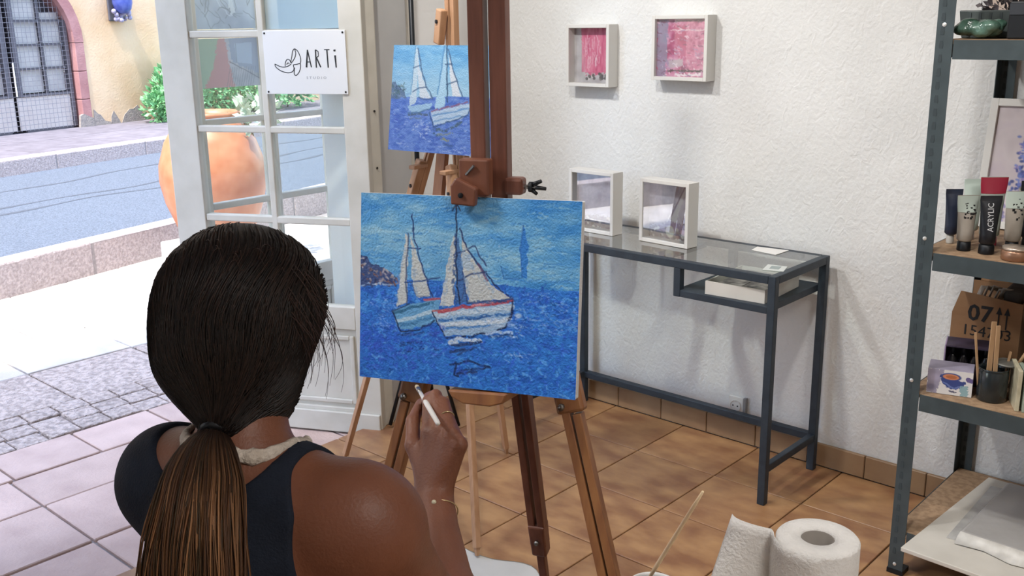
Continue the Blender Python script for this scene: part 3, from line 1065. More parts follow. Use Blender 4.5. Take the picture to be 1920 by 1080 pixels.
# door casing and jamb on the shop front
tr = MB()
tr.box(FX1 + .0005, FX1 + .05, OY1 - .03, OY1 + .02, 0.0, 2.36)
tr.build('trim_1', m_doorpaint, bevel=.006)['kind'] = 'structure'
tr = MB().box(FX1 + .0005, FX1 + .036, OY1 + .0205, OY1 + .175, 0.0, 2.36)
cas = tr.build('trim_2', m_casing, bevel=.004); cas['kind'] = 'structure'
MB().box(FX1 + .0005, FX1 + .028, OY1 + .1755, OY1 + .2, 0.0, 2.36).build('trim_3', m_doorpaint, bevel=.004)['kind'] = 'structure'
ho = MB()
for z in (1.18, .98, .55):
    ho.lathe([(.004, 0), (.004, .003), (.001, .003)], 8, (FX1 + .05, OY1 - .005, z), (0, 1, 0), (0, 0, 1), (1, 0, 0))
ho.build('screw', m_screw, bpy.data.objects['trim_1'])

# slim black stand by the casing
sx0, sy0 = -0.318, -0.601
stn = empty('pole_stand', (sx0, sy0, 0), 'slim black pole stand beside the door casing', 'stand')
MB().tube([(sx0, sy0, .2), (sx0, sy0, 1.95)], .009, 10).build('pole', m_black, stn, smooth=True)
MB().tube([(sx0, sy0, .42), (sx0, sy0, .48)], .014, 10).build('collar', m_black, stn, smooth=True)
for a in (8, 128, 248):
    c, s = math.cos(R(a)), math.sin(R(a))
    MB().tube([(sx0 + .01 * c, sy0 + .01 * s, .45), (sx0 + .15 * c, sy0 + .15 * s, .012)], .007, 8).build('leg', m_black, stn, smooth=True)

# ------------------------------------------------------------------ glass-topped metal desk
m_desk = mat('charcoal_powder_coat', '#2c343d', 0.5, 0.15, '#333c45', 30, spec=0.4)
m_deskglass = glass_mat('desk_glass', (0.93, 0.97, 0.95), 1.9)
D0, D1, E0, E1, H = 0.0, 1.0, -0.40, -0.04, 0.74
B = 0.025
desk = empty('desk', (0.5, -0.22, 0), 'narrow charcoal metal desk with a glass top against the stucco wall', 'desk')
fr = MB()
fr.box(D0 + B, D1 - B, E0, E0 + B, H - B, H).build('frame_bar', m_desk, desk, bevel=.002)
MB().box(D0 + B, D1 - B, E1 - B, E1, H - B, H).build('frame_bar', m_desk, desk, bevel=.002)
MB().box(D0, D0 + B, E0 + B, E1 - B, H - B, H).build('frame_bar', m_desk, desk, bevel=.002)
MB().box(D1 - B, D1, E0 + B, E1 - B, H - B, H).build('frame_bar', m_desk, desk, bevel=.002)
for x in (D0, D1 - B):
    for y in (E0, E1 - B):
        MB().box(x, x + B, y, y + B, 0, H).build('leg', m_desk, desk, bevel=.002)
MB().box(D0 + B, D1 - B, E1 - B, E1, .105, .13).build('stretcher', m_desk, desk, bevel=.002)
for x in (D0, D1 - B):
    MB().box(x + .0025, x + B - .0025, E0 + B, E1 - B, .105, .13).build('stretcher', m_desk, desk, bevel=.002)
MB().box(D0 + B - .008, D1 - B + .008, E0 + B - .008, E1 - B + .008, H - .007, H - .0005).build('glass_top', m_deskglass, desk)
MB().box(.652, D1 - B, E0 + .002, E1 - .002, .622, .645).build('tray_shelf', m_desk, desk, bevel=.002)
for y in (E0, E1 - B):
    MB().box(.645, .645 + B, y, y + B, .622, H - B).build('tray_post', m_desk, desk, bevel=.002)
MB().box(.52, .56, E0 + B, E1 - B, H - .03, H - .01).build('glass_support', m_desk, desk)

# shallow tray with dark prints on the desk's lower shelf
m_boxwhite = mat('off_white_card', '#cfcbc3', 0.7, 0, '#c6c2ba', 8)
m_darkprint = mat('dark_print', '#4a4444', 0.6, 0, '#8d8580', 25, contrast=(.4, .6))
bo = Vector((.755, -.388, .6455)); bx = Vector((.997, .06, 0)).normalized(); by = Vector((-.06, .997, 0)).normalized()
bxr = empty('box', bo + bx * .1 + by * .11, 'shallow off-white box of dark prints on the lower desk shelf', 'box')
MB().obox(bo, bx, by, (0, 0, 1), (0, .2), (0, .25), (0, .004)).build('base', m_boxwhite, bxr)
for a, b in (((0, .2), (0, .004)), ((0, .2), (.246, .25)), ((0, .004), (.004, .246)), ((.196, .2), (.004, .246))):
    MB().obox(bo, bx, by, (0, 0, 1), a, b, (.004, .042)).build('side', m_boxwhite, bxr)
for i, (a, b) in enumerate((((.02, .1), (.03, .14)), ((.105, .185), (.02, .12)), ((.03, .12), (.15, .235)))):
    q = MB().obox(bo, bx, by, (0, 0, 1), a, b, (.0045, .030 + .002 * i)).build('print_stack', m_darkprint)
    tag(q, ['bundle of dark prints at the front left of the off-white box', 'bundle of dark prints at the front right of the off-white box', 'bundle of dark prints at the back of the off-white box'][i], 'prints', 'print bundles in the off-white box')

# price cards on the glass
m_card = mat('white_card', '#dedcd8', 0.6)
c1 = MB().prism([(.758, -.073), (.768, -.128), (.862, -.142), (.865, -.06)], (0, 0, 0), (1, 0, 0), (0, 1, 0), (0, 0, 1), H + .0003, H + .0015).build('card', m_card)
tag(c1, 'white paper card lying near the back edge of the glass desk', 'card')
c2 = empty('card', (.935, -.30, H + .0003), 'small pale leaflet near the front right corner of the glass desk', 'card')
MB().prism([(.905, -.272), (.925, -.345), (.985, -.325), (.966, -.262)], (0, 0, 0), (1, 0, 0), (0, 1, 0), (0, 0, 1), H + .0003, H + .0013).build('sheet', mat('grey_leaflet', '#c4c8c4', .6), c2)
MB().prism([(.925, -.285), (.935, -.32), (.962, -.312), (.953, -.276)], (0, 0, 0), (1, 0, 0), (0, 1, 0), (0, 0, 1), H + .0013, H + .002).build('print', mat('grey_print', '#8f9a98', .6), c2)


# ------------------------------------------------------------------ deep white picture boxes
m_frame = mat('white_frame_lacquer', '#d2d0cb', 0.45, spec=0.4)
m_frameside = m_frame
m_picglass = glass_mat('picture_glass', (.96, .97, .97), 1.8)
m_mirrorglass = glass_mat('shiny_picture_glass', (.9, .92, .93), 8.0)


def pink_art(w_, h_, kind, seed):
    a = Art(w_, h_, 90, '#b9b3b3')
    one = np.ones((a.ny, a.nx))
    rs = random.Random(seed)
    if kind == 0:
        a.mottling(one, ['#a39c9d', '#b9b3b4', '#c5bfbf'], 14, seed)
        a.poly([(w_ * .17, 0), (w_ * .86, 0), (w_ * .83, h_ * .82), (w_ * .33, h_ * .85), (w_ * .27, h_ * .5)], '#c9577a', .9, .012)
        a.mottling(((a.X > w_ * .2) & (a.X < w_ * .86) & (a.Y < h_ * .8)) * 1.0, ['#b0385f', '#cf6685', '#e08aa0', '#c04a70'], (30, 7), seed + 1, .75)
        a.poly([(w_ * .86, 0), (w_, 0), (w_, h_ * .9), (w_ * .9, h_ * .6)], '#a8988c', .8, .01)
        for i in range(26):
            x, y = rs.uniform(.3, .7) * w_, rs.uniform(.1, .55) * h_
            a.line([(x, y), (x + rs.uniform(-.006, .006), y + rs.uniform(.01, .05))], .003, '#e9cfd4', .6, .003)
        for i in range(22):
            x = rs.uniform(.3, .95) * w_
            a.ell(x, h_ * rs.uniform(.83, .95), .007, .006, rs.choice(['#77706f', '#cfc7c4', '#5f5858', '#a79c9c']))
    else:
        a.mottling(one, ['#6f3a5c', '#a8426f', '#c98aa8', '#8f86a8'], 16, seed)
        a.poly([(0, 0), (w_ * .24, 0), (w_ * .2, h_), (0, h_)], '#84829b', .8, .01)
        a.poly([(w_ * .35, h_ * .12), (w_ * .95, h_ * .02), (w_, h_ * .55), (w_ * .5, h_ * .7)], '#b23c68', .65, .016)
        a.mottling((a.X > w_ * .6) * 1.0, ['#c05c82', '#d9a2b3', '#8c3c60'], 9, seed + 3, .6)
        a.line([(w_ * .28, h_ * .2), (w_ * .95, h_ * .19)], .004, '#d5b9bf', .9, .004)
        a.line([(w_ * .1, h_ * .06), (w_ * .9, h_ * .02)], .005, '#6d3a58', .8, .003)
        a.poly([(w_ * .25, h_ * .72), (w_ * .55, h_ * .68), (w_ * .57, h_ * .8), (w_ * .27, h_ * .84)], '#b5a3ab', .9, .006)
        a.line([(w_ * .25, h_ * .9), (w_ * .5, h_ * .88), (w_ * .7, h_ * .9), (w_ * .97, h_ * .88)], .006, '#3c3238', .9, .005)
        a.line([(w_ * .4, h_ * .96), (w_ * .9, h_ * .95)], .008, '#e2d6da', .9, .005)
        for i in range(130):
            x, y = rs.uniform(0, w_), rs.uniform(.05 * h_, h_)
            a.line([(x, y), (x + rs.uniform(-.02, .02), y + rs.uniform(-.006, .006))], .003, rs.choice(['#e8dce2', '#6b3f5c', '#d7a9ba', '#9d8fb0']), .7, .003)
    return a


def grey_art(w_, h_, seed, sail):
    a = Art(w_, h_, 80, '#9d97a3')
    one = np.ones((a.ny, a.nx))
    rs = random.Random(seed)
    a.mottling(one, ['#8f8b98', '#b5b1bb', '#c9c6cb'], 14, seed)
    a.poly([(0, h_ * .8), (w_, h_ * .76), (w_, h_), (0, h_)], '#807a7d', .9, .01)
    if sail:
        a.poly([(w_ * .78, h_ * .05), (w_ * .86, h_ * .05), (w_ * .62, h_ * .72), (w_ * .42, h_ * .7)], '#dfe0e4', .95, .004)
        a.line([(w_ * .82, h_ * .04), (w_ * .44, h_ * .72)], .006, '#7b7385', .9)
        a.poly([(w_ * .9, h_ * .06), (w_, h_ * .05), (w_, h_ * .85), (w_ * .76, h_ * .82)], '#6c5260', .95, .006)
        a.poly([(w_ * .2, h_ * .78), (w_ * .5, h_ * .68), (w_ * .8, h_ * .72), (w_ * .8, h_ * .82), (w_ * .2, h_ * .9)], '#8d7f98', .9, .01)
    for i in range(46):
        x, y = rs.uniform(0, w_), rs.uniform(.8 * h_, h_)
        a.ell(x, y, rs.uniform(.004, .009), rs.uniform(.003, .007), rs.choice(['#b9b2ad', '#6a6364', '#8e8787', '#cdc6bf', '#776a78']))
    if sail:
        a.ell(w_ * .5, h_ * .86, .019, .022, '#cfc6b6'); a.ell(w_ * .5, h_ * .83, .016, .008, '#e3dccf')
        a.ell(w_ * .8, h_ * .84, .012, .010, '#b79aa6'); a.ell(w_ * .68, h_ * .92, .01, .01, '#7e5f62')
    return a


def pic_box(name, o, rot, w_, h_, dp, lip, art, label, cat, group, glass, inset):
    """o: front lower left corner; the front faces the room"""
    ex = Vector((math.cos(rot), math.sin(rot), 0)); ez = Vector((0, 0, 1)); ey = Vector((-ex.y, ex.x, 0))   # ey points to the wall
    o = Vector(o)
    t = empty(name, o + ex * w_ / 2 + ey * dp / 2, label, cat, group)
    for a, b in (((0, lip), (0, h_)), ((w_ - lip, w_), (0, h_)), ((lip, w_ - lip), (0, lip)), ((lip, w_ - lip), (h_ - lip, h_))):
        MB().obox(o, ex, ey, ez, a, (0, dp), b).build('frame_side', m_frame, t, bevel=.0012)
    MB().obox(o, ex, ey, ez, (lip, w_ - lip), (dp - .006, dp - .002), (lip, h_ - lip)).build('backing', m_boxwhite, t)
    MB().obox(o, ex, ey, ez, (lip - .001, w_ - lip + .001), (.004, .0055), (lip - .001, h_ - lip + .001)).build('glass', glass, t)
    art.sheet('artwork', o + ex * lip + ez * (h_ - lip) + ey * inset, ex * (w_ - 2 * lip), ez * -(h_ - 2 * lip), m_paint_art, t)
    if abs(rot) > 0 or dp < .05:
        pass
    return t


pic_box('picture_box', (-.075, -.0565, 1.239), 0, .198, .222, .056, .0125, pink_art(.173, .197, 0, 5), 'deep white picture box with rose-pink streaks, left one on the wall', 'picture', 'white picture boxes hung on the stucco wall', m_picglass, .036)
pic_box('picture_box', (.307, -.0565, 1.272), 0, .222, .217, .056, .0125, pink_art(.197, .192, 1, 8), 'deep white picture box with magenta and lilac collage, right one on the wall', 'picture', 'white picture boxes hung on the stucco wall', m_picglass, .014)
pic_box('picture_box', (.078, -.228, H + .0004), R(-2), .203, .222, .056, .0125, grey_art(.178, .197, 21, False).gain(1.5), 'deep white glazed picture box on the desk, behind the big canvas edge', 'picture', 'white picture boxes standing on the glass desk', m_mirrorglass, .04)
pic_box('picture_box', (.391, -.232, H + .0004), R(-4), .205, .217, .056, .0125, grey_art(.18, .192, 33, True).gain(1.5), 'deep white glazed picture box with sail and shells on the glass desk', 'picture', 'white picture boxes standing on the glass desk', m_mirrorglass, .04)

# wall socket
so = empty('wall_socket', (.675, -.002, .10), 'white wall socket under the desk above the skirting', 'socket')
MB().box(.640, .700, -.011, -.0005, .100, .168).build('plate', m_white, so, bevel=.003)
MB().lathe([(.022, 0), (.022, .004), (.019, .004), (.018, .001)], 20, (.669, -.0115, .134), (1, 0, 0), (0, 0, 1), (0, -1, 0)).build('rim', m_white, so)
for dx in (-.009, .009):
    MB().lathe([(.0028, 0), (.0028, .0008)], 8, (.669 + dx, -.0127, .134), (1, 0, 0), (0, 0, 1), (0, -1, 0)).build('hole', m_black, so)
MB().box(.7005, .712, -.016, -.0005, .10, .17).build('side_flap', mat('grey_plastic', '#8d8d8d', .5), so, bevel=.002)

# ------------------------------------------------------------------ easels and canvases
m_pine = mat('light_pine', '#a67d5c', 0.5, 0, '#ba9170', 9, 5, stretch=(6, 6, .6), spec=.35)
m_walnut = mat('reddish_dark_beech', '#5d372b', 0.42, 0, '#7a4d3d', 8, 5, stretch=(6, 6, .6), spec=.45)
m_beech = mat('brown_beech_leg', '#7b4f34', 0.45, 0, '#94653f', 8, 5, stretch=(6, 6, .6), spec=.45)
m_clamp = mat('russet_clamp_wood', '#6a4030', 0.45, 0, '#7a4c38', 8, 5, stretch=(6, 6, .6), spec=.45)
m_steel = mat('steel_bolt', '#8d8b88', 0.3, 0.9)
m_canvas_side = mat('primed_canvas_edge', '#cfd0d0', 0.85, bump=.3, bscale=300)
m_oil = attr_mat('oil_paint', 0.5, bump=.5, bscale=260, spec=.3, bdist=.004)


def mapper(c, a, b):
    """maps points of a four-cornered sketch to canvas units"""
    c = np.array(c, float)

    def f(x, y):
        u = v = .5
        for _ in range(14):
            p = (c[0] * (1 - u) + c[1] * u) * (1 - v) + (c[3] * (1 - u) + c[2] * u) * v
            du = (c[1] - c[0]) * (1 - v) + (c[2] - c[3]) * v
            dv = (c[3] - c[0]) * (1 - u) + (c[2] - c[1]) * u
            d = np.linalg.solve(np.array([du, dv]).T, np.array([x, y]) - p)
            u += d[0]; v += d[1]
        return (u * a, v * b)
    return f


def paint_big(a_, b_):
    A = Art(a_, b_, 340, '#4a86b4')
    f = mapper([(92, 50), (1105, 78), (1080, 1000), (85, 893)], a_, b_)
    P = lambda *q: [f(*p) for p in q]
    one = np.ones((A.ny, A.nx))
    U, V = A.X / a_, A.Y / b_
    hz = .445
    A.mottling(one, ['#2c6ea8', '#4181b2', '#5b92b5', '#7aa4b8', '#4f8ab4'], (20, 46), 3)
    A.blend(np.clip(1 - np.abs(V - .30) * 4, 0, 1) * np.clip(1.1 - np.abs(U - .35) * 2.2, 0, 1) * .55, '#7ea6b8')
    A.blend(np.clip((.12 - V) * 6, 0, 1) * .4 + np.clip((U - .85) * 4, 0, 1) * .3, '#2f70ac')
    rs = random.Random(4)
    for i in range(240):
        x, y = rs.random() * a_, rs.random() * b_ * hz
        L = rs.uniform(.01, .04); t = rs.uniform(-.5, .25)
        A.line([(x, y), (x + L * math.cos(t), y + L * math.sin(t) * .6)], rs.uniform(.002, .005), rs.choice(['#6d9db9', '#3a7cb3', '#8db0bd', '#2f6fa9', '#5490b6']), .5, .004, dry=.3)
    sea = (V > hz + .006 * np.sin(U * 9)) * 1.0
    A.mottling(sea, ['#1f4f9a', '#2a62ac', '#2f70b8', '#2556a8', '#3a80c0'], (9, 20), 6)
    A.blend(sea * np.clip(1.2 - np.hypot((U - .1) / .16, (V - .78) / .13), 0, 1) * .55, '#2b4bb2')
    A.blend(sea * np.clip((V - .62) * 2, 0, 1) * .35, '#2160ac')
    for i in range(1500):
        x, y = rs.random() * a_, b_ * (hz + (1 - hz) * rs.random())
        L = rs.uniform(.002, .011); t = rs.uniform(-1.5, 1.5)
        A.line([(x, y), (x + L * math.cos(t), y + L * math.sin(t))], rs.uniform(.0022, .0056), rs.choice(['#1b4796', '#3d83c6', '#245aae', '#1d55a2', '#5f9bd0', '#2f58bb', '#2d74be', '#184a8c']), .6, .004, dry=.25)
    for i in range(70):
        x, y = rs.uniform(.72, .98) * a_, b_ * rs.uniform(.47, .68)
        A.line([(x, y), (x + rs.uniform(.005, .02), y + rs.uniform(-.006, .008))], .002, '#86a3c8', .5, .004, dry=.4)
    for i in range(60):
        x, y = rs.uniform(.05, .2) * a_, b_ * rs.uniform(.55, .72)
        A.line([(x, y), (x + rs.uniform(.005, .016), y + rs.uniform(-.004, .006))], .002, '#7f9fd0', .5, .004, dry=.4)
    # rocky island
    A.poly(P((88, 338), (118, 330), (150, 378), (205, 384), (238, 415), (272, 455), (235, 472), (88, 474)), '#34436b', .95, .004)
    for i in range(70):
        x = rs.uniform(90, 262); y = rs.uniform(345 + (x - 90) * .5, 470)
        A.line(P((x, y), (x + rs.uniform(-18, 22), y + rs.uniform(-14, 14))), .0035, rs.choice(['#8d7f7c', '#232c4c', '#5b5b78', '#b5a9a4', '#704f48', '#2b3a66']), .8, .003, dry=.2)
    A.line(P((92, 472), (170, 462), (255, 468)), .003, '#9db4cc', .7, .004, dry=.3)
    # boat far right
    A.poly(P((850, 192), (872, 285), (864, 432), (842, 432), (832, 300)), '#2567ad', .85, .003)
    A.line(P((850, 192), (838, 300), (846, 430)), 0.0023, '#2e5f98', .7)
    A.poly(P((752, 382), (790, 402), (842, 400), (836, 436), (764, 434)), '#3f7cae', .85, .003)
    A.line(P((752, 380), (764, 434), (836, 436)), .002, '#2a5c90', .7)
    A.line(P((690, 440), (1078, 446)), 0.0023, '#2f6cb0', .5, .004, dry=.3)
    # left boat
    A.poly(P((312, 232), (288, 400), (266, 566), (322, 552), (320, 240)), '#b4b2aa', .95, .003)
    A.poly(P((334, 246), (342, 470), (362, 526), (432, 518), (402, 425), (368, 330)), '#b0aea6', .95, .003)
    A.line(P((322, 232), (314, 400), (316, 556)), .0028, '#3c4a66', .85, .002)
    A.line(P((342, 146), (344, 222), (372, 330), (404, 430), (436, 522)), 0.0026, '#1f3560', .95, .003, dry=.1)
    A.line(P((322, 300), (382, 300)), .0026, '#27406e', .9, .002); A.line(P((306, 458), (390, 446), (472, 434)), .0026, '#27406e', .9, .002)
    A.line(P((340, 460), (362, 520), (430, 520)), .002, '#5a6478', .8)
    A.poly(P((246, 592), (330, 560), (472, 530), (456, 640), (380, 662), (290, 676), (262, 640)), '#5d8fb0', .95, .003)
    A.line(P((256, 600), (330, 574), (440, 552)), .005, '#2b5a78', .9, .003, dry=.2)
    A.line(P((268, 632), (350, 618), (440, 590)), .007, '#a3b6c0', .9, .003, dry=.1)
    A.line(P((280, 655), (360, 640), (450, 612)), .005, '#3d6f96', .9, .003)
    A.line(P((246, 592), (266, 644), (292, 682), (380, 672), (450, 636)), 0.0026, '#152748', .95, .003, dry=.1)
    A.line(P((400, 536), (470, 530)), .004, '#a44a50', .9, .002); A.line(P((248, 590), (330, 556)), 0.0023, '#2c4460', .9)
    for q in (((270, 700), (420, 690)), ((290, 740), (350, 735)), ((300, 780), (330, 776))):
        A.line(P(*q), .004, '#1d3a6e', .8, .004, dry=.35)
    # main boat
    A.poly(P((534, 236), (500, 400), (472, 566), (540, 560), (548, 330)), '#b5b3ab', .96, .003)
    A.poly(P((548, 232), (548, 550), (604, 552), (585, 400), (562, 250)), '#3d5f8e', .85, .004)
    A.poly(P((568, 240), (640, 370), (712, 468), (800, 528), (690, 542), (606, 552), (580, 400)), '#aeaca4', .96, .003)
    A.poly(P((572, 300), (600, 320), (640, 390), (600, 400), (580, 380)), '#8fa3b4', .6, .004)
    A.line(P((550, 100), (548, 190), (545, 310), (552, 430), (562, 552)), 0.0030, '#18243f', .95, .003, wd2=.003)
    A.line(P((530, 128), (550, 96), (566, 128)), 0.0022, '#18243f', .9)
    A.line(P((560, 212), (600, 300), (645, 368), (720, 458), (802, 526)), 0.0030, '#1c2d55', .95, .003, dry=.22)
    A.line(P((648, 372), (690, 440)), .005, '#5e3e58', .7, .002)
    A.line(P((536, 328), (590, 304), (632, 290), (652, 330), (684, 374)), 0.0023, '#27365c', .9, .003, dry=.1)
    A.line(P((560, 446), (620, 416), (684, 404)), 0.0025, '#27365c', .9, .002)
    A.line(P((578, 402), (598, 552)), 0.0023, '#2b3d66', .85, .002); A.line(P((590, 440), (575, 540)), .003, '#33456b', .7, .002)
    A.poly(P((438, 592), (560, 574), (806, 545), (794, 620), (770, 662), (690, 692), (500, 704), (464, 652)), '#8ba3b8', .96, .003)
    for (x0, y0, x1, y1, wd, c) in ((450, 606, 800, 566, .009, '#a9b4bc'), (470, 634, 790, 596, .005, '#2f5f96'), (480, 655, 785, 625, .008, '#b6bcc0'), (490, 668, 700, 656, .004, '#3c6ba0'), (500, 684, 760, 655, .006, '#8a9db2'), (600, 622, 700, 610, .003, '#24487c')):
        A.line(P((x0, y0), ((x0 + x1) / 2, (y0 + y1) / 2 + 4), (x1, y1)), wd, c, .9, .003, dry=.22)
    A.line(P((470, 588), (560, 572), (640, 560), (800, 540)), .006, '#9c3f4a', .95, .003, dry=.15)
    A.line(P((620, 560), (720, 546)), .004, '#c58a8a', .9, .002, dry=.2)
    A.line(P((600, 552), (700, 540), (806, 528)), .003, '#33406a', .9, .002)
    A.line(P((438, 590), (464, 650), (504, 716), (620, 704), (700, 690), (772, 662), (800, 610), (806, 545)), 0.0030, '#14203f', .95, .003, dry=.22)
    A.line(P((440, 588), (560, 576)), .003, '#b0544c', .8)
    # reflections and foam
    for q, w2, c in ((((520, 740), (560, 720), (620, 716), (660, 728)), .007, '#b5bcc4'), (((530, 748), (600, 736), (660, 732)), .006, '#22365e'), (((690, 690), (780, 686), (800, 690)), .005, '#9fb3cc'),
                     (((525, 775), (580, 768)), .006, '#20365f'), (((560, 792), (600, 770), (640, 760)), .004, '#24406e'), (((520, 832), (600, 826), (700, 848)), .004, '#152a52'), (((700, 848), (600, 858), (560, 880)), .004, '#152a52'),
                     (((545, 830), (540, 880), (560, 888)), .004, '#152a52'), (((570, 880), (640, 872)), .004, '#182f5a'), (((700, 700), (800, 700)), .004, '#20406f')):
        A.line(P(*q), w2, c, .9, .004, dry=.15)
    A.ell(*f(830, 606), .008, .006, '#9fb3c8', .8, .5); A.ell(*f(800, 650), .014, .008, '#7f9cc0', .6, .8)
    for i in range(60):
        x, y = rs.uniform(690, 850), rs.uniform(600, 710)
        A.line(P((x, y), (x + rs.uniform(-20, 20), y + rs.uniform(-8, 8))), .0024, rs.choice(['#9db2cf', '#7a97c0', '#c0cad6']), .5, .003, dry=.35)
    for i in range(16):
        x, y = rs.uniform(760, 880), rs.uniform(770, 830)
        A.line(P((x, y), (x + rs.uniform(5, 30), y + rs.uniform(4, 16))), .002, '#8fa6c8', .6, .003, dry=.35)
    for i in range(26):
        x, y = rs.uniform(245, 470), rs.uniform(690, 770)
        A.line(P((x, y), (x + rs.uniform(8, 30), y + rs.uniform(-6, 6))), .0028, rs.choice(['#1a3a7a', '#4a70b8', '#16305f']), .6, .003, dry=.3)
    # shading along the sails, violet patches in the water
    for q in (((538, 250), (512, 400), (486, 560)), ((300, 300), (284, 420), (270, 560)), ((342, 300), (350, 420), (366, 520)), ((600, 330), (650, 420), (720, 500)), ((590, 420), (612, 545), (690, 540))):
        A.line(P(*q), .006, '#7f93a8', .6, .006, dry=.38)
    A.line(P((545, 240), (534, 400), (545, 555)), .006, '#26406f', .7, .005, dry=.3)
    A.line(P((600, 552), (660, 546), (790, 530)), .005, '#2c4470', .7, .004, dry=.35)
    for i in range(60):
        x, y = rs.uniform(90, 480), rs.uniform(660, 860)
        A.line(P((x, y), (x + rs.uniform(6, 34), y + rs.uniform(-12, 12))), .006, rs.choice(['#2f45a6', '#3a4fb4', '#2a3f9c']), .45, .006, dry=.35)
    for i in range(40):
        x, y = rs.uniform(480, 1070), rs.uniform(700, 960)
        A.line(P((x, y), (x + rs.uniform(6, 34), y + rs.uniform(-12, 12))), .006, rs.choice(['#2f49ac', '#2f66b8', '#1f4a92', '#2c7ab8']), .45, .006, dry=.35)
    # broken colour over sails and hulls
    for i in range(150):
        x, y = rs.uniform(250, 800), rs.uniform(240, 700)
        A.line(P((x, y), (x + rs.uniform(-14, 14), y + rs.uniform(-10, 14))), .0022, rs.choice(['#8fa4ba', '#5d86b0', '#c3c6c8', '#3f6ea8']), .35, .003, dry=.42)
    return A.gain((1.15, 1.2, 1.3))


def paint_small(a_, b_):
    A = Art(a_, b_, 190, '#7fb2d8')
    f = mapper([(264, 242), (830, 250), (827, 833), (250, 787)], a_, b_)
    P = lambda *q: [f(*p) for p in q]
    one = np.ones((A.ny, A.nx))
    U, V = A.X / a_, A.Y / b_
    A.mottling(one, ['#4b93cc', '#69a8d6', '#86bbdf', '#5a9fd2'], (9, 26), 31)
    A.blend(np.clip((V - .12) * 3.2, 0, 1) * .55, '#b9d3df')
    hz = .475
    sea = (V > hz + .01 * np.sin(U * 7)) * 1.0
    A.mottling(sea, ['#3c62b4', '#5577c6', '#6d8fd2', '#4668bd', '#86a3da'], (7, 13), 33)
    rs = random.Random(8)
    for i in range(330):
        x, y = rs.random() * a_, b_ * (hz + (1 - hz) * rs.random())
        A.line([(x, y), (x + rs.uniform(.006, .022), y + rs.uniform(-.006, .006))], rs.uniform(.002, .005), rs.choice(['#3352ae', '#8fabdf', '#4a63c4', '#2f5aa8', '#b5c8ea', '#5b86cf']), .55, .004, dry=.3)
    A.poly(P((252, 440), (275, 430), (300, 455), (330, 480), (345, 520), (250, 520)), '#5a7292', .9, .006)
    for i in range(30):
        x, y = rs.uniform(254, 335), rs.uniform(445, 515)
        A.line(P((x, y), (x + rs.uniform(-12, 14), y + rs.uniform(-14, 8))), .004, rs.choice(['#3f5878', '#7f94ac', '#4b6a6a', '#a9b6c0']), .7, .003)
    # left boat
    A.poly(P((388, 250), (372, 400), (362, 560), (400, 540), (402, 300)), '#c3d6e2', .9, .003)
    A.poly(P((396, 300), (410, 360), (440, 450), (480, 520), (420, 520), (405, 420)), '#cfd9e2', .95, .003)
    A.line(P((384, 250), (374, 400), (368, 500)), .004, '#6f9fc4', .9, .002); A.line(P((394, 262), (425, 380), (452, 460), (486, 520)), .004, '#4d6788', .9, .003)
    A.line(P((376, 362), (412, 350)), .003, '#3e587c', .9); A.line(P((378, 486), (410, 466), (450, 462)), .0035, '#3e587c', .9)
    A.line(P((412, 512), (440, 528), (486, 520)), .0035, '#3e5c84', .9, .002)
    A.poly(P((352, 560), (486, 545), (476, 578), (372, 596)), '#9cc0dc', .95, .003)
    A.line(P((355, 596), (420, 592), (484, 570)), .004, '#4a7095', .9, .003); A.line(P((360, 606), (420, 602), (462, 604)), .006, '#4a5f6e', .8, .004, dry=.2)
    A.line(P((366, 624), (440, 622)), .005, '#6a7f8c', .7, .004, dry=.3)
    # main boat
    A.poly(P((540, 255), (520, 400), (500, 580), (552, 560), (556, 330)), '#a9cde4', .95, .003)
    A.poly(P((560, 300), (575, 420), (590, 510), (636, 512), (606, 430), (572, 330)), '#d6dbe2', .95, .003)
    A.line(P((538, 240), (524, 380), (512, 500)), .005, '#5d93c0', .9, .003); A.line(P((548, 240), (556, 400), (566, 540)), .0045, '#33506e', .9, .003)
    A.line(P((556, 268), (584, 370), (612, 440), (640, 512)), .004, '#4a6384', .9, .003)
    A.line(P((545, 346), (580, 344)), .0035, '#37557a', .9); A.line(P((556, 450), (606, 432)), .0035, '#37557a', .9)
    A.poly(P((480, 592), (560, 574), (690, 545), (676, 600), (640, 628), (500, 660)), '#b3c9de', .95, .003)
    A.line(P((484, 586), (570, 566), (668, 540)), .005, '#8d5f78', .9, .003, dry=.2)
    A.line(P((470, 592), (500, 668), (620, 630), (676, 606), (690, 548)), .004, '#35547c', .95, .003)
    A.line(P((490, 610), (600, 590), (680, 570)), .004, '#5f8fc0', .9, .003)
    A.line(P((500, 640), (640, 612)), .004, '#6f9ac8', .9, .003)
    for q, c in ((((500, 680), (560, 690), (640, 650)), '#46606c'), (((520, 712), (600, 700)), '#7c8a86'), (((540, 730), (580, 740)), '#93986f'), (((500, 700), (540, 720)), '#3b5b7a'), (((556, 762), (600, 770)), '#3e5f94')):
        A.line(P(*q), .007, c, .8, .005, dry=.25)
    for i in range(26):
        x, y = rs.uniform(380, 480), rs.uniform(640, 710)
        A.line(P((x, y), (x + rs.uniform(-14, 18), y + rs.uniform(-8, 8))), .004, '#c3d3ec', .6, .004, dry=.3)
    return A.gain(.74)


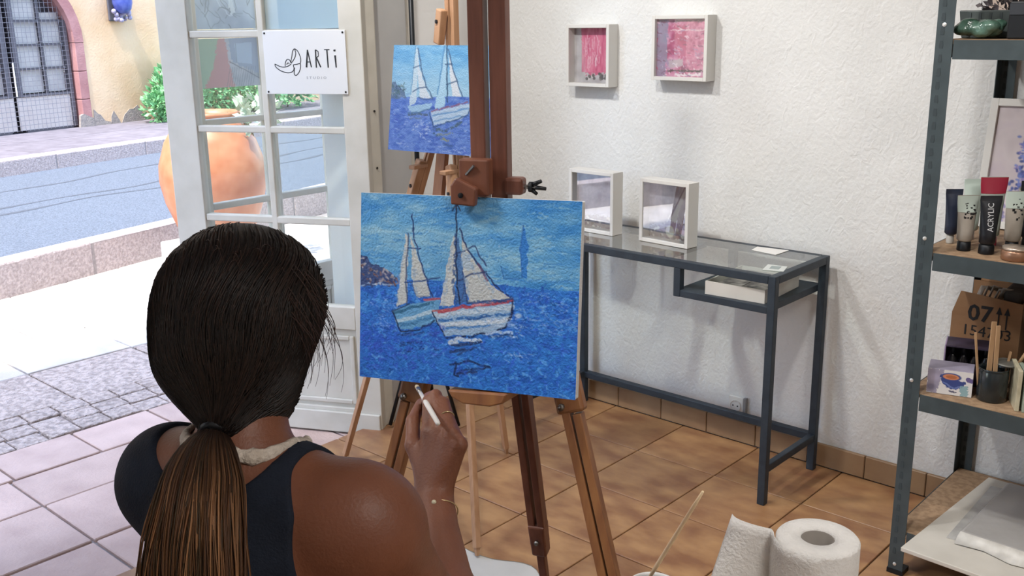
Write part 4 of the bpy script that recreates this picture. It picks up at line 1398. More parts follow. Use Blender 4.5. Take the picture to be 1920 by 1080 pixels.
def canvas_thing(name, tl, r, dn, w_, h_, dp, art, label, relief):
    tl, r, dn = Vector(tl), Vector(r).normalized(), Vector(dn).normalized()
    n = dn.cross(r).normalized() * -1
    if n.dot(Vector((2.36, -3.05, 1.49)) - tl) < 0: n = -n
    t = empty(name, tl + r * w_ / 2 + dn * h_ - n * dp / 2, label, 'painting')
    MB().obox(tl, r, dn, n, (0, w_), (0, h_), (-dp, -.0006)).build('stretched_canvas', m_canvas_side, t, bevel=.002)
    art.sheet('painted_front', tl, r * w_, dn * h_, m_oil, t, relief)
    return t, n


BTL = Vector((.961, -1.905, 1.194))
Br = Vector((.9274, .3735, .008)).normalized()
Bn = Vector((.367, -.919, .145)).normalized()
Bd = Br.cross(Bn).normalized()
if Bd.z > 0: Bd = -Bd
Br = (Br - Bn * Br.dot(Bn)).normalized()
big, bn_ = canvas_thing('canvas', BTL, Br, Bd, .411, .3345, .019, paint_big(.411, .3345), 'large canvas painting of white sailboats on deep blue sea, clamped in the dark easel', .0006)

Sr = Vector((.9925, .122, 0)).normalized()
Sf = Vector((.122, -.9925, 0))
Sup = (Vector((0, 0, math.cos(R(9)))) - Sf * math.sin(R(9))).normalized()
SBL = Vector((.0085, -1.0165, 1.1075)); SH = .312
small, sn_ = canvas_thing('canvas', SBL + Sup * SH, Sr, -Sup, .405, SH, .017, paint_small(.405, SH), 'smaller light blue sailboat painting standing on the pale pine easel', .0005)


def double_leg(p0, p1, w_, gap, d_, side, m, parent, t0=0.0, t1=1.0, name='leg'):
    """two parallel strips"""
    p0, p1, side = Vector(p0), Vector(p1), Vector(side).normalized()
    a, b = p0.lerp(p1, t0), p0.lerp(p1, t1)
    mb = MB()
    for sg_ in (-1, 1):
        o = side * (sg_ * (gap + w_) / 2)
        mb.bar(a + o, b + o, w_, d_, side)
    return mb.build(name, m, parent, bevel=.0015)


# dark field easel
M0 = Vector((1.169, -1.793, 0))
ER = Vector((.9274, .3735, 0)).normalized(); EF = Vector((.3735, -.9274, 0)).normalized()
ez_ = empty('easel', M0, 'dark reddish-brown tripod easel holding the large canvas', 'easel')
for sg_, wd in ((-1, .0275), (1, .030)):
    c = M0 + ER * (sg_ * .0185 + (.0015 if sg_ > 0 else 0)) - EF * .011
    MB().bar(c + Vector((0, 0, .852)), c + Vector((0, 0, 1.92)), wd, .026, ER).build('mast_bar', m_walnut, ez_, bevel=.0018)
yk = M0 - EF * .026
MB().obox(yk, ER, -EF, (0, 0, 1), (-.085, .085), (-.004, .016), (1.02, 1.10)).build('yoke', m_walnut, ez_, bevel=.003)
MB().obox(M0, ER, EF, (0, 0, 1), (-.05, .05), (-.016, -.012), (1.86, 1.90)).build('top_plate', m_walnut, ez_)
# upper clamp: block in front of the mast, jaw over the canvas edge
cl = Vector((1.158, -1.802, 0))
cb = MB().obox(cl, ER, EF, (0, 0, 1), (-.026, .028), (.010, .034), (1.200, 1.262)).build('clamp_block', m_clamp, ez_, bevel=.003)
MB().prism([(-.036, 1.186), (.008, 1.184), (.012, 1.215), (-.026, 1.232), (-.036, 1.218)], cl, ER, (0, 0, 1), EF, .035, .05).build('clamp_jaw', m_clamp, ez_, bevel=.003)
MB().tube([cl + EF * .0345 + ER * -.012 + Vector((0, 0, 1.236)), cl + EF * .038 + ER * .004 + Vector((0, 0, 1.252))], .0026, 6).build('screw_slot', m_steel, cb)
MB().lathe([(.0045, 0), (.0045, .003), (.001, .0035)], 10, cl + EF * .0502 + ER * -.016 + Vector((0, 0, 1.203)), ER, (0, 0, 1), EF).build('rivet', m_black, ez_)
kn = M0 + Vector((0, 0, 1.213))
MB().obox(kn, ER, EF, (0, 0, 1), (.034, .066), (-.012, .016), (-.013, .016)).build('side_block', m_walnut, ez_, bevel=.005)
MB().tube([kn + ER * .066, kn + ER * .086], .004, 8).build('threaded_rod', m_steel, ez_)
MB().tube([kn + ER * .074 + EF * .0, kn + ER * .080 + Vector((0, 0, .0))], .009, 10).tube([kn + ER * .078 + Vector((0, 0, .003)), kn + ER * .096 + Vector((0, 0, .011))], [.0045, .003], 6) \
    .tube([kn + ER * .078, kn + ER * .104 + Vector((0, 0, -.002))], [.0045, .003], 6).tube([kn + ER * .076 + Vector((0, 0, -.003)), kn + ER * .088 + Vector((0, 0, -.012))], [.0045, .003], 6).build('wing_nut', m_black, ez_, smooth=True)
# lower ledge under the canvas
cbm = BTL + Br * .238 + Bd * .3345
MB().prism([(-.06, .0), (.052, .004), (.045, -.014), (.02, -.022), (-.03, -.022), (-.052, -.012)], cbm - Bn * .02 + Bd * .0055, Br, -Bd, Bn, -.075, .028).build('canvas_ledge', m_beech, ez_, bevel=.003)
MB().obox(M0, ER, EF, (0, 0, 1), (-.03, .03), (-.02, .016), (.846, .872)).build('ledge_slider', m_walnut, ez_, bevel=.003)
legs = (((1.10, -1.845, 1.07), (.88, -2.04, 0)), ((1.222, -1.735, 1.07), (1.58, -1.777, 0)))
for (a, b) in legs:
    a, b = Vector(a) - EF * .024, Vector(b)
    MB().bar(a, a.lerp(b, .22), .034, .024, ER).build('leg_head', m_beech, ez_, bevel=.003)
    MB().bar(a.lerp(b, .18), a.lerp(b, .245), .052, .03, ER).build('leg_bracket', m_beech, ez_, bevel=.006)
    bb_ = a.lerp(b, .232) + EF * .016
    MB().tube([bb_ - ER * .012, bb_ - ER * .012 + EF * .008], .006, 8).build('bolt', m_steel, ez_, smooth=True)
    double_leg(a, b, .0155, .005, .026, ER, m_beech, ez_, .245, .66)
    MB().bar(a.lerp(b, .64), a.lerp(b, .70), .044, .036, ER).build('leg_clamp', m_beech, ez_, bevel=.004)
    MB().tube([a.lerp(b, .67) + EF * .018, a.lerp(b, .67) + EF * .034], [.006, .010], 8).build('clamp_knob', m_black, ez_, smooth=True)
    MB().bar(a.lerp(b, .66), b, .02, .02, ER, .8).build('lower_leg', m_beech, ez_, bevel=.002)
a, b = Vector((1.16, -1.74, 1.03)), Vector((1.093, -1.517, 0))
double_leg(a, b, .0145, .006, .026, ER, m_walnut, ez_, .0, .58)
MB().bar(a.lerp(b, .53), a.lerp(b, .605), .036, .034, ER, .9).build('leg_clamp', m_walnut, ez_, bevel=.004)
MB().tube([a.lerp(b, .57) + EF * .018, a.lerp(b, .57) + EF * .024], .005, 8).build('bolt', m_steel, ez_, smooth=True)
MB().bar(a.lerp(b, .58), b, .018, .018, ER, .8).build('lower_leg', m_walnut, ez_, bevel=.002)

# pale pine easel
LA = Vector((.138, -.855, 1.342))
LR = Vector((.9766, -.2149, 0)); LF = Vector((-.2149, -.9766, 0))
pe = empty('easel', (.126, -.96, 0), 'pale pine tripod easel holding the smaller painting, behind the dark easel', 'easel')
for i, (fx, fy) in enumerate(((-.283, -1.035), (.544, -1.217))):
    b = Vector((fx, fy, .013 if fx > 0 else 0))
    sd = LR
    double_leg(LA, b, .0095, .009, .020, sd, m_pine, pe, .0, .52)
    MB().bar(LA.lerp(b, .46), LA.lerp(b, .985), .0195, .018, sd).build('lower_leg', m_pine, pe, bevel=.002)
    MB().bar(LA.lerp(b, .985), b, .0135, .013, sd, .7).build('foot', m_black if False else m_pine, pe, bevel=.001)
    q = LA.lerp(b, .205); q2 = LA.lerp(b, .305)
    pg = MB().bar(q + LF * .024, q2 + LF * .024, .030, .026, sd).build('support_peg', m_pine, pe, bevel=.004)
    MB().lathe([(.006, 0), (.006, .003), (.002, .004)], 10, LA.lerp(b, .265) + LF * .038, LR, (0, 0, 1), LF).build('bolt', m_black, pg)
    MB().obox(LA.lerp(b, .213), Sr, Sf, (0, 0, 1), (-.012, .012), (.01, .075), (-.012, .0)).build('ledge', m_pine, pe, bevel=.002)
b = Vector((.117, -.627, 0))
MB().bar(LA, LA.lerp(b, .985), .0195, .018, LR).build('rear_leg', m_pine, pe, bevel=.002)
MB().bar(LA.lerp(b, .985), b, .0135, .013, LR, .7).build('foot', m_pine, pe)
# centre board and cross bar
m_pinered = mat('reddish_pine_board', '#8f5f45', .5, 0, '#a5724f', 8, 5, stretch=(6, 6, .6))
ca, cb_ = LA + Vector((0, 0, .05)), LA.lerp(Vector((.126, -1.12, 0)), .335)
MB().bar(ca, cb_, .05, .016, LR).build('centre_board', m_pinered, pe, bevel=.002)
x1, x2 = LA.lerp(Vector((-.283, -1.035, 0)), .325), LA.lerp(Vector((.544, -1.217, 0)), .325)
MB().bar(x1, x2, .016, .016, (0, 0, 1)).build('cross_bar', m_pinered, pe, bevel=.002)
MB().obox(LA, LR, LF, (0, 0, 1), (-.04, .04), (-.016, .016), (-.03, .05)).build('head_block', m_pinered, pe, bevel=.004)
for sg_ in (-1, 1):
    MB().bar(LA + LR * sg_ * .0145 + Vector((0, 0, .03)), LA + LR * sg_ * .0145 + Vector((0, 0, .62)), .02, .02, LR).build('mast_bar', m_pine, pe, bevel=.002)
ua = LA + LF * .03 + LR * -.018
MB().bar(ua + Vector((0, 0, .075)) - LR * .012, ua + Vector((0, 0, .175)) + LR * .012, .032, .024, LR).build('upper_clamp', m_pine, pe, bevel=.004)
MB().lathe([(.006, 0), (.006, .003), (.002, .004)], 10, ua + LF * .0125 + Vector((0, 0, .14)), LR, (0, 0, 1), LF).build('bolt', m_black, pe)

# ------------------------------------------------------------------ steel shelving
m_shelf = mat('blue_grey_shelf_steel', '#3e474a', 0.45, 0.2, '#465053', 20, spec=.45)
m_chip = mat('chipboard', '#8d7258', 0.75, 0, '#a3876a', 60, 5, contrast=(.4, .6))
m_slot = mat('dark_slot', '#333c40', 0.8)
X0, X1, Y0, Y1 = 1.445, 2.345, -.523, -.012
shf = empty('shelving_unit', ((X0 + X1) / 2, (Y0 + Y1) / 2, 0), 'tall blue-grey slotted steel shelving unit with chipboard shelves', 'shelf')
W = .040
for cx, sx in ((X0, 1), (X1, -1)):
    for cy, sy in ((Y0, 1), (Y1, -1)):
        p = MB()
        xa, xb = sorted((cx, cx + sx * W)); ya, yb = sorted((cy, cy + sy * .002))
        p.box(xa, xb, ya, yb, 0.012, 1.98)
        xc, xd = sorted((cx, cx + sx * .002)); yc, yd = sorted((cy + sy * .002, cy + sy * W))
        p.box(xc, xd, yc, yd, 0.012, 1.98)
        po = p.build('post', m_shelf, shf)
        MB().box(xa - .002, xb + .002, min(cy, cy + sy * W) - .002, max(cy, cy + sy * W) + .002, 0, .014).build('foot_cap', m_black, po)
        if cx == X0:
            sl = MB()
            z = .06
            while z < 1.95:
                y_ = cy - .0004 if sy > 0 else cy - .0026
                for dx in (.014,):
                    sl.prism([(dx - .004, z), (dx + .004, z), (dx + .005, z + .006), (dx + .003, z + .018), (dx - .003, z + .018), (dx - .005, z + .006)], (cx, 0, 0), (1, 0, 0), (0, 0, 1), (0, -1, 0), -y_ - (.0002 if sy > 0 else .003), -y_ + .0004 if sy > 0 else -y_)
                z += .032
            o = sl.build('slots', m_slot, po); o['kind'] = 'stuff'
SHELF = [.131, .529, .906, 1.424, 1.90]
rivz = []
for z in SHELF:
    zb = z - .045
    MB().box(X0 + .0415, X1 - .0415, Y0 + .0025, Y0 + .0045, zb, z).box(X0 + .0415, X1 - .0415, Y0 + .0045, Y0 + .02, z - .012, z - .010).build('beam', m_shelf, shf)
    MB().box(X0 + .0415, X1 - .0415, Y1 - .0045, Y1 - .0025, zb, z).build('beam', m_shelf, shf)
    MB().box(X0 + .0025, X0 + .0045, Y0 + .041, Y1 - .041, zb, z).build('beam', m_shelf, shf)
    MB().box(X1 - .0045, X1 - .0025, Y0 + .041, Y1 - .041, zb, z).build('beam', m_shelf, shf)
    MB().box(X0 + .006, X1 - .006, Y0 + .006, Y1 - .006, z - .0095, z + .0005).build('shelf_board', m_chip, shf)
    rv = MB().lathe([(.005, 0), (.005, .0015), (.002, .0025)], 10, (X0 + .018, Y0 - .0001, z + .035 if z > .3 else .03), (1, 0, 0), (0, 0, 1), (0, -1, 0))
    rv.build('rivet', mat('bright_rivet', '#e4e4e0', .25, .6) if z == .131 else bpy.data.materials['bright_rivet'], shf)
zs = [z + .0008 for z in SHELF]

# ---- bottom shelf: white panel and wrapped canvas
pn = MB().prism([(1.512, -.628), (1.548, -.055), (2.25, -.07), (2.22, -.66)], (0, 0, 0), (1, 0, 0), (0, 1, 0), (0, 0, 1), zs[0], zs[0] + .012).build('board', mat('white_primed_panel', '#c9c4ba', .7, 0, '#beb9af', 10), bevel=.002)
tag(pn, 'white primed panel lying on the bottom shelf, overhanging its front edge', 'panel')
m_wrap = mat('grey_plastic_wrap', '#a9a6a3', 0.3, 0, '#999693', 5, bump=.4, bscale=14, spec=.6)
wz = zs[0] + .0125


def quad_slab(mb, pts, z0, z1):
    return mb.prism(pts, (0, 0, 0), (1, 0, 0), (0, 1, 0), (0, 0, 1), z0, z1)


wr = empty('wrapped_canvas', (1.8, -.3, wz), 'grey plastic-wrapped canvas lying on the white panel, bottom shelf', 'canvas')
quad_slab(MB(), [(1.612, -.500), (1.615, -.11), (2.15, -.12), (2.17, -.52)], wz, wz + .028).build('canvas_block', m_wrap, wr, bevel=.01, seg=3)
quad_slab(MB(), [(1.585, -.505), (1.575, -.12), (1.622, -.115), (1.618, -.50)], wz, wz + .004).build('clear_flap', mat('clear_plastic_flap', '#b9b7b3', .25, 0, '#a19f9c', 18, spec=.6), wr)
rw = []
for i in range(9):
    t = i / 8
    rw.append([Vector((1.612 + .56 * t, -.525 + .012 * math.sin(t * 17) - .02 * t, wz + .003)), Vector((1.612 + .56 * t, -.508 - .016 * t, wz + .016 + .003 * math.sin(t * 13))), Vector((1.616 + .55 * t, -.499 - .018 * t, wz + .029))])
MB().strip(rw).build('wrap_edge', mat('white_tape_edge', '#d4d0c8', .5, 0, '#bcb8b0', 30), wr, smooth=True, solid=.0015)
bk_ = MB().box(1.68, 1.95, -.085, -.03, wz, wz + .02).build('slate', m_black, bevel=.002)
tag(bk_, 'flat black slate behind the wrapped canvas on the bottom shelf', 'slate')

# ---- third shelf (.529): carton, printed box, dark box, brush pot, light blue box, card packets
Z3 = zs[1]
m_carton = mat('brown_cardboard', '#8a6546', .8, 0, '#94704f', 9, 4, bump=.15, bscale=50)
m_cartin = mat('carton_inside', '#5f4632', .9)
co = Vector((1.428, -.235, 0)); cx_ = Vector((.998, .06, 0)).normalized(); cy_ = Vector((-.06, .998, 0)).normalized()
# the carton stands between the posts, turned a little
co = Vector((1.466, -.275, Z3))
car = empty('cardboard_box', co + cx_ * .09 + cy_ * .1, 'open brown cardboard carton with printed numbers on the middle shelf', 'box')
ez3 = Vector((0, 0, 1))
MB().prism([(0, 0), (.175, 0), (.175, .212), (.018, .226), (0, .165)], co, cx_, ez3, cy_, 0, .003).build('front', m_carton, car)
MB().obox(co, cx_, cy_, ez3, (.172, .175), (.003, .19), (0, .212)).build('side', m_carton, car)
MB().obox(co, cx_, cy_, ez3, (0, .003), (.003, .19), (0, .165)).build('side', m_carton, car)
MB().obox(co, cx_, cy_, ez3, (0.003, .172), (.187, .19), (0, .215)).build('back', m_carton, car)
MB().obox(co, cx_, cy_, ez3, (0.003, .172), (.003, .187), (0, .003)).build('base', m_cartin, car)
rw = [[co + cx_ * x + cy_ * .19 + ez3 * .215, co + cx_ * x + cy_ * .225 + ez3 * (.235 + .01 * math.sin(x * 60))] for x in (.02, .06, .1, .14, .165)]
MB().strip(rw).build('flap', m_carton, car, solid=.003)
tx = text_mesh('number_print', '07', .062, co + cx_ * .040 + ez3 * .150 - cy_ * .0006, cx_, ez3, m_blacktext, car, .0003, scale_x=1.02, bold=.0012)
text_mesh('code_print', '154703', .042, co + cx_ * .028 + ez3 * .107 - cy_ * .0006, cx_, ez3, m_blacktext, car, .0003, scale_x=1.02)
ar = MB()
for x in (.119, .139):
    P0 = co + cx_ * x - cy_ * .0007
    ar.obox(P0, cx_, cy_, ez3, (-.0018, .0018), (-.0003, .0003), (.137, .18))
    ar.prism([(-.0075, .176), (.0075, .176), (0, .197)], P0, cx_, ez3, cy_, -.0003, .0003)
ar.obox(co + cx_ * .1 - cy_ * .0007, cx_, cy_, ez3, (.008, .05), (-.0003, .0003), (.131, .133))
ar.build('arrow_print', m_blacktext, car)
tp = MB()
for i in range(5):
    tp.tube([co + cx_ * (.05 + .012 * i) + cy_ * (.03 + .01 * i) + ez3 * .19, co + cx_ * (.06 + .014 * i) + cy_ * .05 + ez3 * (.232 + .004 * (i % 3)), co + cx_ * (.085 + .012 * i) + cy_ * .06 + ez3 * .228], .009, 7, flat=.3)
o = tag(tp.build('packing_film', mat('crumpled_film', '#a99f93', .35, 0, '#8b8177', 30), smooth=True), 'crumpled clear packing film bulging out of the brown carton', 'packaging', kind=None)
o['kind'] = 'stuff'
cl_ = MB().obox(co, cx_, cy_, ez3, (.112, .165), (.05, .15), (.19, .236)).build('folded_cloth', mat('dark_cloth', '#3a3531', .9, 0, '#4a443e', 20), bevel=.012, seg=3)
tag(cl_, 'dark folded cloth sticking out of the open carton', 'cloth')

# printed tissue-style box with a blue cup on its front
bo = Vector((1.492, -.494, Z3)); ux = Vector((.962, .27, 0)).normalized(); uy = Vector((-.27, .962, 0)).normalized()
BW, BD, BH = .108, .075, .068
pb = empty('printed_box', bo + ux * BW / 2 + uy * BD / 2, 'small box printed with a blue cup of orange tea, on the middle shelf', 'box')
MB().obox(bo, ux, uy, ez3, (0, BW), (.0012, BD), (0, BH)).build('carton', mat('lilac_carton', '#8d8798', .6, 0, '#a49db0', 16), pb, bevel=.0015)
a = Art(BW, BH, 120, '#d6d2cf')
a.poly([(0, 0), (BW * .36, 0), (BW * .22, BH), (0, BH)], '#8f889c', .9, .004)
a.ell(BW * .16, BH * .35, .02, .014, '#a9a0b6', .8, .6); a.ell(BW * .1, BH * .75, .016, .012, '#6f6a80', .8, .6)
a.poly([(BW * .28, BH * .22), (BW * .86, BH * .42), (BW * .80, BH * .62), (BW * .62, BH * .78), (BW * .46, BH * .72), (BW * .32, BH * .5)], '#36457e', 1, .003)
a.ell(BW * .52, BH * .27, .026, .0115, '#36457e'); a.ell(BW * .52, BH * .27, .021, .0085, '#c9825c'); a.ell(BW * .53, BH * .27, .014, .005, '#a9633f')
a.line([(BW * .36, BH * .5), (BW * .6, BH * .72), (BW * .76, BH * .6)], .004, '#6d7fb5', .8, .002)
a.poly([(BW * .5, BH * .8), (BW * .68, BH * .84), (BW * .66, BH * .9), (BW * .5, BH * .88)], '#5b5a6e', 1, .002)
a.poly([(BW * .72, BH * .6), (BW * .9, BH * .55), (BW * .92, BH), (BW * .76, BH)], '#7fa0a6', .9, .004)
a.line([(BW * .9, BH * .3), (BW * .97, BH * .34)], .012, '#54487c', .9, .002)
a.sheet('printed_front', bo + ez3 * (BH - .001), ux * BW, ez3 * -(BH - .002), m_paint_art, pb)

# dark open box with little black bottles
do = Vector((1.497, -.40, Z3)); DW, DD, DH = .125, .085, .106
db = empty('dark_box', do + ux * DW / 2 + uy * DD / 2, 'open dark purple box behind the printed tea box', 'box')
m_purple = mat('dark_purple_card', '#2b2333', .6, 0, '#3b3046', 20)
m_lilac = mat('lilac_card_edge', '#8f7d9c', .6)
MB().obox(do, ux, uy, ez3, (0, DW), (0, DD), (0, .004)).build('base', m_purple, db)
MB().obox(do, ux, uy, ez3, (0, DW), (DD - .003, DD), (.004, DH)).build('back', m_purple, db)
MB().obox(do, ux, uy, ez3, (0, .003), (0, DD - .003), (.004, DH)).build('side', m_lilac, db)
MB().obox(do, ux, uy, ez3, (DW - .003, DW), (0, DD - .003), (.004, DH)).build('side', m_purple, db)
MB().obox(do, ux, uy, ez3, (.003, DW - .003), (0.0, DD - .003), (DH - .003, DH)).build('top', m_purple, db)
MB().obox(do, ux, uy, ez3, (.003, DW - .003), (0, .003), (.004, .05)).build('front', m_purple, db)
m_bott = mat('black_glossy_bottle', '#131217', .25, spec=.6)
b0 = None
for i in range(4):
    p = do + ux * (.02 + .027 * i) + uy * .022 + ez3 * .0045
    bt = empty('bottle', p, ['small black bottle at the left end inside the dark purple box', 'small black bottle, second from left inside the dark purple box', 'small black bottle, third from left inside the dark purple box', 'small black bottle at the right end inside the dark purple box'][i], 'bottle', 'black bottles in the dark box')
    MB().lathe([(.011, 0), (.012, .003), (.012, .06), (.006, .07), (.006, .076)], 12, p).build('body', m_bott, bt, smooth=True)
    MB().lathe([(.007, .074), (.0065, .094), (.004, .098)], 10, p).build('cap', m_black, bt, smooth=True)

# brush pot
bp_ = Vector((1.636, -.440, Z3))
m_potgl = mat('dark_glass_jar', '#23292b', .15, 0, spec=.6)
jar = empty('brush_jar', bp_, 'dark glass jar holding wooden sticks and a palette knife', 'jar')
MB().lathe([(.033, 0), (.036, .004), (.036, .078), (.034, .082), (.037, .086), (.033, .086), (.031, .078), (.031, .006), (.0005, .006)], 24, bp_).build('body', m_potgl, jar, smooth=True)
m_stick = mat('raw_wood_stick', '#a5835f', .7, 0, '#b79470', 10, stretch=(8, 8, 1))
RX = Vector((.74, .67, 0))
for i, (x0, x1, z1, wd, dz, lab) in enumerate(((-.022, -.064, .175, .006, .01, 'thin wooden stick leaning left in the dark jar'), (-.006, -.016, .205, .013, .0, 'broad flat wooden stick, tallest in the dark jar'), (.008, -.002, .196, .011, -.008, 'flat wooden stick beside the tallest one in the dark jar'),
                                           (.016, .034, .125, .006, .0, 'short wooden stick leaning right in the dark jar'))):
    a0 = bp_ + RX * x0 + Vector((.012 * (i - 1.5) * .5, -.01 + dz, .008)); a1 = bp_ + RX * x1 + Vector((0, .01 + dz, z1))
    o = MB().bar(a0, a1, wd, .004, RX).build('stick', m_stick, bevel=.001)
    tag(o, lab, 'stick', 'wooden sticks in the dark jar')
pk = empty('palette_knife', bp_ + Vector((.02, .02, .02)), 'flat palette knife lying across the dark jar', 'knife')
q0 = bp_ + RX * .03 + Vector((0, .0, .095))
MB().lathe([(.0005, 0), (.024, .001), (.03, .003), (.024, .006), (.0005, .006)], 20, q0, RX, Vector((-.67, .74, .1)), (0, 0, 1)).build('blade', mat('dull_blade', '#6f6d66', .45, .4), pk, smooth=True)
MB().tube([q0 + RX * .03, q0 + RX * .062 + Vector((0, 0, .055))], [.004, .005], 8).build('handle', m_stick, pk, smooth=True)

# light blue box and packets of cards at the right
bb2 = MB().obox((1.735, -.33, Z3), Vector((.97, .24, 0)), Vector((-.24, .97, 0)), ez3, (0, .16), (0, .14), (0, .165)).build('blue_box', mat('dusty_blue_card', '#6b8496', .6, 0, '#7d95a5', 14), bevel=.004)
tag(bb2, 'dusty light blue box at the right of the dark brush jar', 'box')
MB().obox((1.735, -.33, Z3), Vector((.97, .24, 0)), Vector((-.24, .97, 0)), ez3, (.03, .11), (-.002, -.0002), (.03, .13)).build('label', mat('dark_blue_print', '#3c4f63', .6), bb2)
m_pack = [mat('cream_card_packet', '#a89f84', .35, 0, '#c9c2a8', 30, spec=.6), mat('greenish_card_packet', '#7f8f86', .35, 0, '#a9b3a2', 30, spec=.6)]
for i in range(7):
    o = MB().obox((1.707 + .0165 * i, -.488 + .002 * (i % 2), Z3), Vector((.9, .436, 0)), Vector((-.436, .9, 0)), ez3, (0, .010), (0, .1), (0, .105 - .006 * (i % 3))).build('card_packet', m_pack[i % 2], bevel=.001)
    tag(o, ['cream packet of cards nearest the brush jar', 'greenish packet of cards, second from the brush jar', 'cream packet of cards, third from the brush jar', 'greenish packet of cards, fourth from the brush jar', 'cream packet of cards, fifth from the brush jar', 'greenish packet of cards, sixth from the brush jar', 'cream packet of cards farthest right on the middle shelf'][i], 'packet', 'packets of cards on the middle shelf')

# ---- second shelf (.906): paint tubes, framed flower picture, jars
Z2 = zs[2]


def paint_tube(pos, h, w_, body, cap, label, turn=0.0, deco=None, band=None, capr=.6):
    """tube standing on its cap: round below, flat crimp on top"""
    pos = Vector(pos)
    t = empty('paint_tube', pos, label, 'paint tube', 'paint tubes on the upper shelf')
    ca_, sa = math.cos(turn), math.sin(turn)
    ex, ey = Vector((ca_, sa, 0)), Vector((-sa, ca_, 0))
    r = w_ * .43
    rows = []
    for z, ka, kb in ((.024, .75, .75), (.028, 1, 1), (.05, 1.02, .98), (h * .55, 1.12, .72), (h * .8, 1.28, .34), (h - .014, 1.38, .1), (h - .012, 1.4, .055), (h, 1.4, .05)):
        rows.append([pos + ex * (r * ka * math.cos(2 * PI * j / 20)) + ey * (r * kb * math.sin(2 * PI * j / 20)) + Vector((0, 0, z)) for j in range(21)])
    MB().strip(rows).build('tube_body', body, t, smooth=True)
    MB().lathe([(r * capr, 0), (r * capr * 1.04, .002), (r * capr, .022), (r * capr * .8, .0245)], 18, pos).build('cap', cap, t, smooth=True)
    front = lambda z: r * np.interp(z, [.028, .05, h * .55, h * .8, h - .014, h], [1, .98, .72, .34, .1, .05])
    if band is not None:
        rows = []
        for z in (h - .042, h - .02, h - .001):
            k = np.interp(z, [h * .55, h * .8, h - .014, h], [1.12, 1.28, 1.39, 1.4]); kb = front(z) / r
            rows.append([pos + ex * (r * (k + .02) * math.cos(th)) + ey * ((r * kb + .001) * math.sin(th)) + Vector((0, 0, z)) for th in np.linspace(PI, 2 * PI, 11)])
        MB().strip(rows).build('label_band', band, t, smooth=True)
    if deco == 'dots':
        rs = random.Random(int(pos.x * 1000))
        mb = MB()
        for k in range(34):
            z = rs.uniform(h * .5, h - .018); u = rs.uniform(-.3 + .9 * (1 - (h - z) / (h * .5)) * 0 - .2, 1.0)
            if rs.random() > (z - h * .42) / (h * .5): continue
            c = pos + ex * (r * u) - ey * (front(z) * math.sqrt(max(1 - (u / 1.35) ** 2, .05)) + .0006) + Vector((0, 0, z))
            s_ = rs.uniform(.0014, .003)
            mb.obox(c, ex, ey, (0, 0, 1), (-s_, s_), (-.0002, .0004), (-s_ * rs.uniform(.6, 1.6), s_))
        mb.build('black_lettering', m_blacktext, t)['kind'] = 'stuff'
    if deco == 'acrylic':
        tl_ = (Vector((0, 0, 1)) * 1.0)
        sl_ = (front(h * .45) - front(h - .03)) / (h - .03 - h * .45)
        up = (Vector((0, 0, 1)) + ey * sl_ * 1.0).normalized()
        text_mesh('vertical_lettering', 'ACRYLIC', .020, pos + ex * .005 - ey * (front(h * .42) + .0012) + Vector((0, 0, h * .40)), up, -ex, mat('white_lettering', '#cfd0d2', .5), t, .0002, scale_x=.88)
    return t


m_tnavy = mat('navy_tube', '#272e40', .35, 0, spec=.5); m_tbeige = mat('beige_tube', '#9a9186', .4, 0, '#a69d92', 20)
m_tblack = mat('black_tube', '#191b21', .35, spec=.5); m_tred = mat('red_tube_label', '#a62740', .4); m_tpale = mat('pale_green_tube', '#b9c5bb', .4)
m_tgreen = mat('dark_green_bottle', '#1d4a40', .3, spec=.5); m_clearcap = mat('milky_cap', '#b3aea6', .35)
VT = R(38)
paint_tube((1.478, -.385, Z2), .142, .036, m_tnavy, m_clearcap, 'slim navy paint tube with a milky cap, leftmost on the upper shelf', VT, band=None)
paint_tube((1.533, -.445, Z2), .140, .044, m_tbeige, m_black, 'beige paint tube with black speckled lettering, left of the black tube', VT, 'dots', m_tpale, .85)
paint_tube((1.588, -.448, Z2), .145, .044, m_tblack, m_black, 'black paint tube with vertical white lettering, in front', VT, 'acrylic', None, .95)
paint_tube((1.625, -.375, Z2), .150, .045, m_tbeige, m_black, 'beige paint tube with black speckled lettering, right of the black tube', VT, 'dots', m_tpale, .8)
paint_tube((1.560, -.345, Z2), .176, .056, m_tpale, m_tred, 'tall pale paint tube with a crimson top band, behind the black tube', VT, None, m_tred, .8)
paint_tube((1.500, -.305, Z2), .160, .044, m_tpale, m_clearcap, 'pale green paint tube half hidden behind the beige one', VT)
paint_tube((1.640, -.300, Z2), .168, .05, m_tblack, m_black, 'black paint tube with a pale band, behind the right beige tube', VT, None, m_tblack)

p = Vector((1.705, -.36, Z2))
gb = empty('bottle', p, 'dark green bottle at the right end of the upper shelf paints', 'bottle')
MB().lathe([(.034, 0), (.036, .004), (.036, .13), (.03, .15), (.014, .165), (.012, .185)], 20, p).build('body', m_tgreen, gb, smooth=True)
MB().lathe([(.015, .18), (.015, .205), (.012, .208)], 16, p).build('cap', m_black, gb, smooth=True)
p = Vector((1.664, -.474, Z2))
cj = empty('jar', p, 'low copper-coloured jar at the front edge of the upper shelf', 'jar')
MB().lathe([(.03, 0), (.033, .003), (.033, .022), (.03, .026)], 24, p).build('body', mat('copper_tin', '#a07a62', .3, .6), cj, smooth=True)
MB().lathe([(.031, .025), (.031, .032), (.0005, .034)], 24, p).build('lid', mat('pale_tin_lid', '#b9a99a', .3, .6), cj, smooth=True)
p = Vector((1.712, -.455, Z2))
cg = empty('tape_roll', p, 'dark tape roll with silver rim standing right of the copper jar', 'tape')
TX = Vector((.8, .6, 0))
